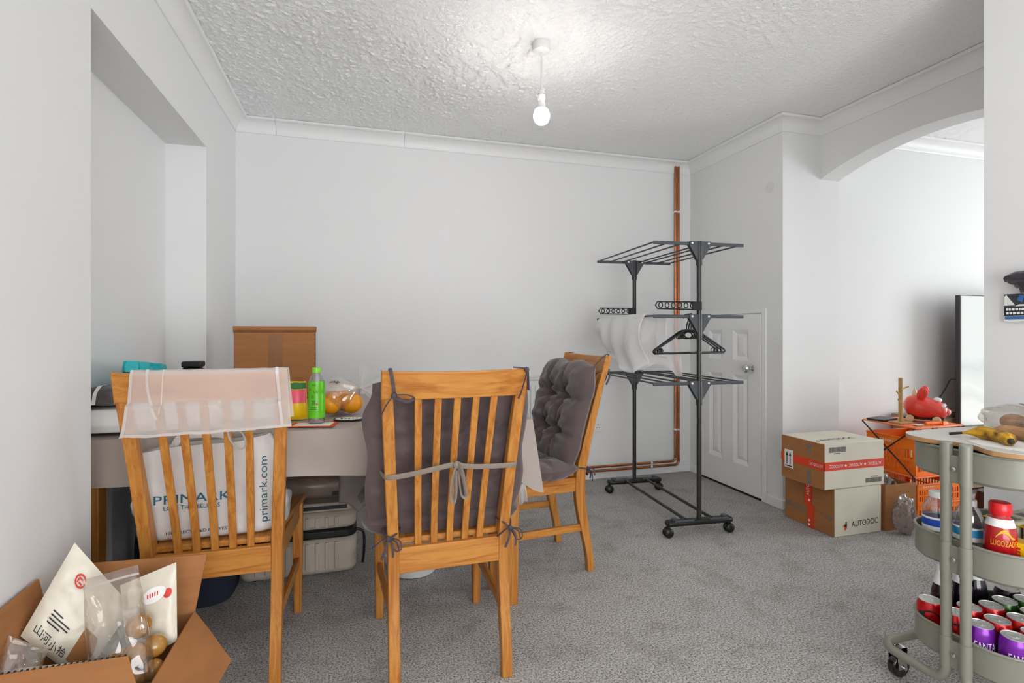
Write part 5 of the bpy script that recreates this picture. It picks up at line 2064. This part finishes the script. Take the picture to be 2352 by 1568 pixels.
banana('spotty yellow banana nearest the camera on the trolley lid', [(1.648, 1.078, 0.783), (1.662, 1.045, 0.790), (1.662, 1.01, 0.790), (1.648, 0.975, 0.789), (1.618, 0.945, 0.787)], 0.0175)
banana('overripe banana half hidden behind the front banana on the lid', [(1.730, 1.075, 0.783), (1.742, 1.035, 0.791), (1.742, 0.99, 0.791), (1.728, 0.95, 0.789), (1.70, 0.92, 0.787)], 0.0175, 'bread')
m = MB().prism([(1.60, 1.035), (1.572, 0.985), (1.59, 0.90), (1.80, 0.93), (1.76, 1.05)], (0, 0, ZLID + 0.0002), (1, 0, 0), (0, 1, 0), 0.0012)
tag(m.build('paper_sheet', 'white_paper', single=True, smooth=False), 'sheet of white paper lying under the bananas on the trolley', 'paper')
bg = thing('bread_bag', 'clear plastic bag of bread rolls at the back of the trolley lid', 'bag', (1.86, 1.07, ZLID))
m = MB()
m.grid(crump((1.862, 1.060, ZLID + 0.042), 0.062, 0.105, 0.041, 4.0, 0.16), 34, 20, cu=True)
m.build('bag_film', 'clear_film', bg, W=True, ang=50)
m = MB()
m.box(1.835, 1.885, 0.975, 1.06, ZLID + 0.085, ZLID + 0.087, Matrix.Translation((1.86, 1.02, ZLID + 0.08)) @ Matrix.Rotation(R(18), 4, 'Y') @ Matrix.Translation((-1.86, -1.02, -ZLID - 0.08)))
m.build('label', 'white_paper', bg, W=True)
for i, (x, y) in enumerate(((1.850, 1.015), (1.872, 1.085))):
    o = MB()
    o.ball((x, y, ZLID + 0.030), 0.030, 16, 10, sc=(0.9, 1.15, 0.85))
    tag(o.build('bread_roll', 'bread', single=True), ('brown bread roll at the near end of the clear bread bag', 'brown bread roll at the far end of the clear bread bag')[i], 'bread', 'rolls in the bread bag')


# ---------------- drinks cans in the bottom tray
ZB = 0.2555 - 0.080 + 0.0065


def can(label, x, y, material, print_=None, h=0.115):
    t = thing('drinks_can', label, 'can', (x, y, ZB), group='drinks cans in the bottom tray')
    r = 0.0325
    MB().lathe([(0.024, 0), (r - 0.003, 0.004), (r, 0.012), (r, h - 0.018), (r - 0.002, h - 0.010), (0.0275, h - 0.001), (0.026, h - 0.008), (0.002, h - 0.008)], 26).build('body', material, t)
    ld = MB().lathe([(0.0275, h - 0.001), (0.0278, h + 0.001), (0.0268, h + 0.0012), (0.0255, h - 0.003), (0.002, h - 0.003)], 26).build('lid', 'can_lid', t)
    m_ = MB()
    m_.tube([(0.0095 * math.cos(k * math.pi / 6), 0.004 + 0.013 * math.sin(k * math.pi / 6), h - 0.0015) for k in range(12)], 0.0018, 6, closed=True)
    m_.ball((0, -0.004, h - 0.0015), 0.003, 8, 5)
    m_.build('ring_pull', 'can_lid', ld)
    if print_ == 'FANTA':
        toc = math.atan2(-y, -x)

        def bd(a, b):
            aa = toc + 0.35 + a / (r + 0.0004)
            return Vector((x + math.cos(aa) * (r + 0.0006), y + math.sin(aa) * (r + 0.0006), ZB + h - 0.044 + b))
        text_on(t, 'FANTA', (0, 0, 0), (1, 0, 0), (0, 0, 1), 0.046, 'ink_white', height=0.020, bend=bd)
    elif print_ == 'band':
        m_ = MB()
        toc = math.atan2(-y, -x)
        m_.grid(lambda u, v: Vector((math.cos(toc - 1.1 + 2.2 * u) * (r + 0.0005), math.sin(toc - 1.1 + 2.2 * u) * (r + 0.0005), h - 0.052 + 0.028 * math.sin(math.pi * u) + 0.0045 * v)), 14, 2)
        m_.grid(lambda u, v: Vector((math.cos(toc - 0.9 + 0.5 * u) * (r + 0.0005), math.sin(toc - 0.9 + 0.5 * u) * (r + 0.0005), h - 0.04 + 0.012 * v)), 5, 2)
        m_.build('black_print', 'ink', t)


can('red can at the far left end of the bottom trolley tray', 1.586, 1.122, 'can_red', 'band')
can('red can seen between the two trolley uprights', 1.582, 1.053, 'can_red', 'band')
can('red can behind the right trolley upright', 1.650, 1.062, 'can_red', 'band')
can('red can next to the dark cola bottles', 1.718, 1.050, 'can_red', 'band')
can('purple can at the near rim, closest to the trolley uprights', 1.580, 0.991, 'can_purple', 'FANTA')
can('purple can at the near rim, closest to the bottom right of the picture', 1.600, 0.926, 'can_purple', 'FANTA')
can('red can directly behind the first purple can', 1.648, 0.993, 'can_red', 'band')
can('red can directly behind the second purple can', 1.667, 0.921, 'can_red', 'band')
can('red can in the third row beside the green cans', 1.716, 0.981, 'can_red', 'band')
can('green can at the left of the green group', 1.786, 1.058, 'can_green')
can('green can at the front of the green group', 1.784, 0.989, 'can_green')
can('green can behind the other green cans', 1.853, 1.045, 'can_green')
can('dark can at the very back of the bottom tray', 1.882, 1.108, 'can_dark')
can('green can at the right edge of the picture', 1.851, 0.976, 'can_green')


def cola_bottle(label, x, y):
    t = thing('cola_bottle', label, 'bottle', (x, y, ZB), group='dark cola bottles in the bottom tray')
    MB().lathe([(0.024, 0), (0.0285, 0.004), (0.0295, 0.02), (0.0285, 0.06), (0.0295, 0.10), (0.027, 0.125), (0.017, 0.165), (0.0145, 0.172)], 24).build('bottle_body', 'cola', t)
    MB().lathe([(0.0225, 0.146), (0.0178, 0.166), (0.0152, 0.178), (0.0150, 0.205)], 24, cap=False).build('neck_label', 'ink_white', t)
    MB().lathe([(0.0155, 0.205), (0.0155, 0.213)], 24, cap=False).build('neck_band', 'blue_label', t)
    MB().lathe([(0.0145, 0.205), (0.016, 0.206), (0.016, 0.226), (0.014, 0.228), (0.002, 0.2285)], 20).build('cap', 'white_plastic', t)


cola_bottle('dark cola bottle leftmost behind the red cans', 1.655, 1.136)
cola_bottle('dark cola bottle in the middle of the three', 1.722, 1.128)
cola_bottle('dark cola bottle rightmost of the three, near the green cans', 1.790, 1.136)

# ---------------- middle tray
ZM = 0.510 - 0.080 + 0.0065


def water_bottle(label, x, y, lab):
    t = thing('water_bottle', label, 'bottle', (x, y, ZM), group='water bottles in the middle tray')
    MB().lathe([(0.028, 0), (0.033, 0.006), (0.034, 0.02), (0.0325, 0.03), (0.034, 0.04), (0.034, 0.10), (0.0325, 0.105), (0.034, 0.11), (0.033, 0.125), (0.026, 0.145), (0.019, 0.154), (0.018, 0.16)], 28).build('bottle_body', 'pet', t)
    MB().lathe([(0.0345, 0.078), (0.0345, 0.098)], 28, cap=False).build('label', lab, t)
    MB().lathe([(0.0346, 0.098), (0.0344, 0.1035)], 28, cap=False).build('pale_label', 'ink_white', t)
    MB().lathe([(0.0346, 0.066), (0.0346, 0.078)], 28, cap=False).build('pale_label', 'ink_white', t)
    MB().lathe([(0.018, 0.156), (0.0185, 0.158), (0.0185, 0.172), (0.016, 0.174), (0.002, 0.1745)], 22).build('cap', 'white_plastic', t)


water_bottle('clear water bottle with a dark blue band at the left of the middle tray', 1.606, 1.118, 'blue_label')
water_bottle('clear water bottle with a light blue band behind the trolley uprights', 1.612, 1.040, 'lightblue_label')
lz_ = thing('energy_bottle', 'red energy drink bottle with a red cap in the middle tray', 'bottle', (1.607, 0.962, ZM))
MB().lathe([(0.027, 0), (0.031, 0.005), (0.032, 0.02), (0.030, 0.035), (0.0335, 0.045), (0.0345, 0.075), (0.0338, 0.105), (0.030, 0.130), (0.024, 0.15), (0.0195, 0.155), (0.0185, 0.16)], 28).build('bottle_body', 'lucozade', lz_)
MB().lathe([(0.0305, 0.1305), (0.0248, 0.150)], 28, cap=False).build('neck_label', 'ink_white', lz_)
MB().lathe([(0.019, 0.158), (0.023, 0.160), (0.0235, 0.168), (0.0235, 0.186), (0.021, 0.190), (0.002, 0.191)], 24).build('cap', 'red_plastic', lz_)
toc_ = math.atan2(-0.962, -1.607)


def lzp(a, b, zc=0.0, rr_=0.0345):
    aa = toc_ + 0.25 + a / rr_
    return Vector((1.607 + math.cos(aa) * rr_, 0.962 + math.sin(aa) * rr_, ZM + zc + b))


text_on(lz_, 'LUCOZADE', (0, 0, 0), (1, 0, 0), (0, 0, 1), 0.056, 'yellow_ink', height=0.014, bend=lambda a, b: lzp(a, b, 0.092, 0.0352))
m = MB()
m.grid(lambda u, v: lzp(-0.018 + 0.042 * u, 0.014 * math.sin(math.pi * min(1, u * 1.25)) + v * (0.002 + 0.007 * math.sin(math.pi * u)), 0.104, 0.0343), 16, 4)
m.build('swoosh', 'yellow_ink', lz_, W=True)

for i, (x, y, lab) in enumerate(((1.640, 0.918, 'yellow juice carton at the near rim of the middle tray'), (1.702, 0.914, 'yellow juice carton behind the front yellow carton'))):
    t = thing('juice_carton', lab, 'carton', (x, y, ZM), R(14), 'yellow juice cartons')
    MB().box(-0.024, 0.024, -0.032, 0.032, 0, 0.096).build('carton', 'yellow_pack', t, bevel=0.003)
    MB().box(-0.024, 0.024, -0.003, 0.003, 0.096, 0.102).build('top_seam', 'yellow_pack', t, bevel=0.001)
    MB().lathe([(0.007, 0), (0.007, 0.0015), (0.002, 0.002)], 14, Matrix.Translation((0.0, -0.022, 0.096))).build('straw_seal', 'steel', t)
    MB().lathe([(0.007, 0), (0.007, 0.0012), (0.002, 0.0015)], 14, Matrix.Translation((-0.024, -0.018, 0.085)) @ Matrix.Rotation(R(-90), 4, 'Y')).build('round_seal', 'steel', t)
    mm = MB()
    for k in range(4):
        mm.box(-0.0250, -0.0242, 0.010, 0.024, 0.055 + k * 0.008, 0.060 + k * 0.008)
    mm.build('print_lines', 'ink_red', t)
np_ = []
for i in range(3):
    for j in range(2):
        x, y = 1.768 + i * 0.060, 0.950 + j * 0.090
        lab = ('front', 'middle', 'rear')[i] + (' near-side' if j == 0 else ' far-side') + ' pale noodle packet in the middle trolley tray'
        t = thing('noodle_packet', lab, 'packet', (x, y, ZM), group='noodle packets in the middle tray')
        MB().box(-0.028, 0.028, -0.042, 0.042, 0, 0.108).build('packet', 'noodle_pack', t, bevel=0.008)
        MB().box(-0.0295, 0.0295, -0.044, 0.044, 0.098, 0.1015).build('yellow_band', 'yellow_pack', t, bevel=0.001)
        MB().box(-0.014, 0.016, -0.026, 0.012, 0.108, 0.1088).build('print_block', 'ink_grey', t)

# ------------------------------------------------------------------ open carton of pouches in the foreground
fb = thing('open_cardboard_box', 'open brown cardboard box in the foreground with its flaps up', 'box', (-0.55, 1.345, 0))
FX0, FX1, FY0, FY1, FH, TH = -0.700, -0.400, 1.180, 1.505, 0.360, 0.005
m = MB()
m.box(FX0, FX1, FY0, FY0 + TH, 0, FH)
m.box(FX0, FX1, FY1 - TH, FY1, 0, FH)
m.box(FX0, FX0 + TH, FY0 + TH, FY1 - TH, 0, FH)
m.box(FX1 - TH, FX1, FY0 + TH, FY1 - TH, 0, FH)
m.box(FX0, FX1, FY0, FY1, 0, TH)
m.build('carton', 'cardboard', fb, W=True, smooth=False)


def flap(name, pts, nrm):
    p = [Vector(q) for q in pts]
    n_ = Vector(nrm).normalized() * TH
    k = len(p)
    mb = MB()
    mb.add(p + [q + n_ for q in p], [tuple(reversed(range(k))), tuple(range(k, 2 * k))] + [(i, (i + 1) % k, k + (i + 1) % k, k + i) for i in range(k)])
    return mb.build(name, 'cardboard', fb, W=True, smooth=False)


flap('rear_flap', [(FX0 + 0.005, FY1 - TH, FH), (FX1, FY1 - TH, FH), (FX1 + 0.012, FY1 + 0.012, 0.44), (FX1 + 0.022, FY1 + 0.018, 0.496), (FX0 + 0.02, FY1 + 0.018, 0.505)], (0, 1, -0.15))
flap('left_flap', [(FX0, FY0 + 0.02, FH), (FX0, FY1 - 0.01, FH), (FX0 - 0.008, FY1 - 0.05, 0.505), (FX0 - 0.008, FY0 + 0.05, 0.498)], (1, 0, 0))
ff = flap('front_flap', [(FX0 + 0.004, FY0 + 0.004, FH), (FX1 - 0.01, FY0 + 0.004, FH), (FX1 - 0.055, FY0 + 0.076, 0.402), (FX0 + 0.004, FY0 + 0.076, 0.402)], (0, -0.5, 1))
m = MB()
n = 46
for i in range(n):
    x = lerp(FX0 + 0.006, FX1 - 0.058, i / n)
    zz = 0.0015 if i % 2 else -0.0015
    m.box(x, x + 0.0035, FY0 + 0.0745, FY0 + 0.0785, 0.4035 + zz, 0.4065 + zz)
m.build('corrugated_edge', 'flute', ff, W=True, smooth=False)
flap('right_flap', [(FX1 - 0.002, FY1 - 0.004, FH), (FX1 - 0.002, FY0 + 0.01, FH), (FX1 + 0.10, FY0 + 0.03, 0.305), (FX1 + 0.112, FY0 + 0.18, 0.300), (FX1 + 0.045, FY1 - 0.06, 0.336)], (0.4, 0, 1))

# pouches


def pouch(name, label, corners, material, thick=0.016, parts=None, n=18, seed=0.0):
    """corners: top-left, top-right, bottom-right, bottom-left"""
    A, B, Cc, D = [Vector(c) for c in corners]
    nn = (B - A).cross(A - D).normalized()
    t = thing(name, label, 'pouch', tuple((A + B + Cc + D) / 4 - Vector((0, 0, 0.08))), group='snack pouches in the open box')

    def s(u, v, side, lift=0.0):
        base = (A.lerp(B, u)).lerp(D.lerp(Cc, u), v)
        e = max(0.0, (1 - abs(2 * u - 1) ** 4) * (1 - abs(2 * v - 1) ** 4))
        return base + nn * (side * thick * e ** 0.5 * (0.5 + 0.5 * sstep(0.0, 0.5, v)) + 0.004 * nz(u * 5 + seed, v * 5, side) * e + lift * side)
    m_ = MB()
    m_.grid(lambda u, v: s(u, v, 1), n, n)
    m_.grid(lambda u, v: s(1 - u, v, -1), n, n)
    m_.build('pouch_film', material, t, W=True, ang=60)
    return t, s


pA = ((-0.705, 1.385, 0.478), (-0.628, 1.452, 0.600), (-0.500, 1.405, 0.452), (-0.635, 1.345, 0.345))
pA = ((-0.690, 1.372, 0.432), (-0.628, 1.448, 0.592), (-0.515, 1.420, 0.440), (-0.605, 1.345, 0.330))
# readable face towards the camera: left edge runs from the lower left to the top corner
t1, s1 = pouch('snack_pouch', 'cream pouch with a red round logo and black characters, at the left of the box',
               ((-0.628, 1.440, 0.586), (-0.512, 1.432, 0.425), (-0.588, 1.375, 0.300), (-0.696, 1.372, 0.420)), 'pouch_white', 0.014, seed=1)


def on_s(s, a0, b0, lift=0.0018):
    return lambda a, b: s(a0 + a, b0 - b, 1, lift)


# in pouch coordinates: u across the top edge, v down; lettering runs across u
for ch, u0, v0 in (('山', 0.17, 0.84), ('河', 0.30, 0.86), ('小', 0.43, 0.875), ('拾', 0.56, 0.865)):
    text_on(t1, ch, (0, 0, 0), (1, 0, 0), (0, 0, 1), 0.115, 'ink', bend=on_s(s1, u0, v0), height=0.10)
for k, wd in enumerate((0.16, 0.30, 0.30, 0.20)):
    mm = MB()
    mm.grid(lambda u, v, k=k, wd=wd: s1(0.20 + wd * u, 0.60 + 0.04 * k + 0.014 * v, 1, 0.0018), 10, 2)
    mm.build('small_print', 'ink', t1, W=True)
mm = MB()
mm.grid(lambda u, v: s1(0.30 + 0.075 * (0.72 + 0.28 * v) * math.cos(2 * math.pi * u), 0.22 + 0.07 * (0.72 + 0.28 * v) * math.sin(2 * math.pi * u), 1, 0.0018), 24, 2, cu=True)
mm.grid(lambda u, v: s1(0.262 + 0.075 * u, 0.19 + 0.018 * v, 1, 0.002), 6, 2)
mm.grid(lambda u, v: s1(0.262 + 0.018 * u, 0.19 + 0.06 * v, 1, 0.002), 2, 6)
mm.grid(lambda u, v: s1(0.29 + 0.045 * u, 0.232 + 0.018 * v, 1, 0.002), 6, 2)
mm.build('round_logo', 'ink_red', t1, W=True)
mm = MB()
mm.grid(lambda u, v: s1(0.66 + 0.26 * v * (1 - 0.25 * abs(2 * u - 1) ** 2), lerp(0.52, 0.90, u), 1, 0.0015), 12, 8)
mm.build('clear_window', 'cardboard', t1, W=True)

t2, s2 = pouch('snack_pouch', 'white pouch with an oval sticker, at the right of the box',
               ((-0.535, 1.43, 0.480), (-0.420, 1.43, 0.520), (-0.405, 1.385, 0.355), (-0.500, 1.375, 0.320)), 'pouch_white', 0.012, seed=4)
mm = MB()
mm.grid(lambda u, v: s2(0.62 + 0.22 * v * math.cos(2 * math.pi * u), 0.30 + 0.10 * v * math.sin(2 * math.pi * u), 1, 0.0022), 20, 3, cu=True)
mm.build('oval_sticker', 'ink_white', t2, W=True)
mm = MB()
mm.grid(lambda u, v: s2(0.87 + 0.075 * v * math.cos(2 * math.pi * u), 0.35 + 0.06 * v * math.sin(2 * math.pi * u), 1, 0.0020), 16, 3, cu=True)
for k in range(5):
    mm.grid(lambda u, v, k=k: s2(0.50 + 0.045 * k + 0.02 * u, 0.27 + 0.05 * v, 1, 0.003), 2, 3)
mm.build('red_dot', 'ink_red', t2, W=True)
t3, s3 = pouch('clear_pouch', 'clear plastic bag of golden balls on top of the other pouches', ((-0.590, 1.385, 0.520), (-0.480, 1.375, 0.545), (-0.415, 1.285, 0.325), (-0.520, 1.270, 0.300)), 'clear_film', 0.030, seed=8, n=30)
t3['category'] = 'bag'
mm = MB()
mm.grid(lambda u, v: s3(u, 0.07 + 0.02 * v, 1, 0.001), 20, 3)
mm.build('zip_seal', 'milky_film', t3, W=True)
balls = [(-0.470, 1.352, 0.418, 0.026), (-0.437, 1.345, 0.372, 0.024), (-0.468, 1.325, 0.368, 0.024), (-0.432, 1.318, 0.334, 0.022), (-0.462, 1.302, 0.326, 0.022), (-0.497, 1.325, 0.362, 0.023)]
names = ('golden ball highest in the clear bag', 'golden ball at the right edge of the clear bag', 'golden ball in the middle of the clear bag', 'golden ball lowest at the right of the clear bag', 'golden ball at the bottom of the clear bag', 'golden ball at the left in the clear bag')
for (x, y, z, r), nm in zip(balls, names):
    o = MB().ball((x, y, z), r, 20, 12).build('golden_ball', 'gold_ball', single=True)
    tag(o, nm, 'ball', 'golden balls in the clear bag')
t4, s4 = pouch('snack_pouch', 'plain pale pouch lying flat at the front of the box', ((-0.690, 1.338, 0.370), (-0.505, 1.332, 0.365), (-0.500, 1.245, 0.330), (-0.690, 1.245, 0.335)), 'pouch_white', 0.016, seed=11)
t5, s5 = pouch('clear_pouch', 'clear crinkled bag at the left edge of the box', ((-0.694, 1.33, 0.445), (-0.630, 1.335, 0.40), (-0.62, 1.25, 0.345), (-0.692, 1.25, 0.350)), 'clear_film', 0.014, seed=15, n=20)
t5['category'] = 'bag'
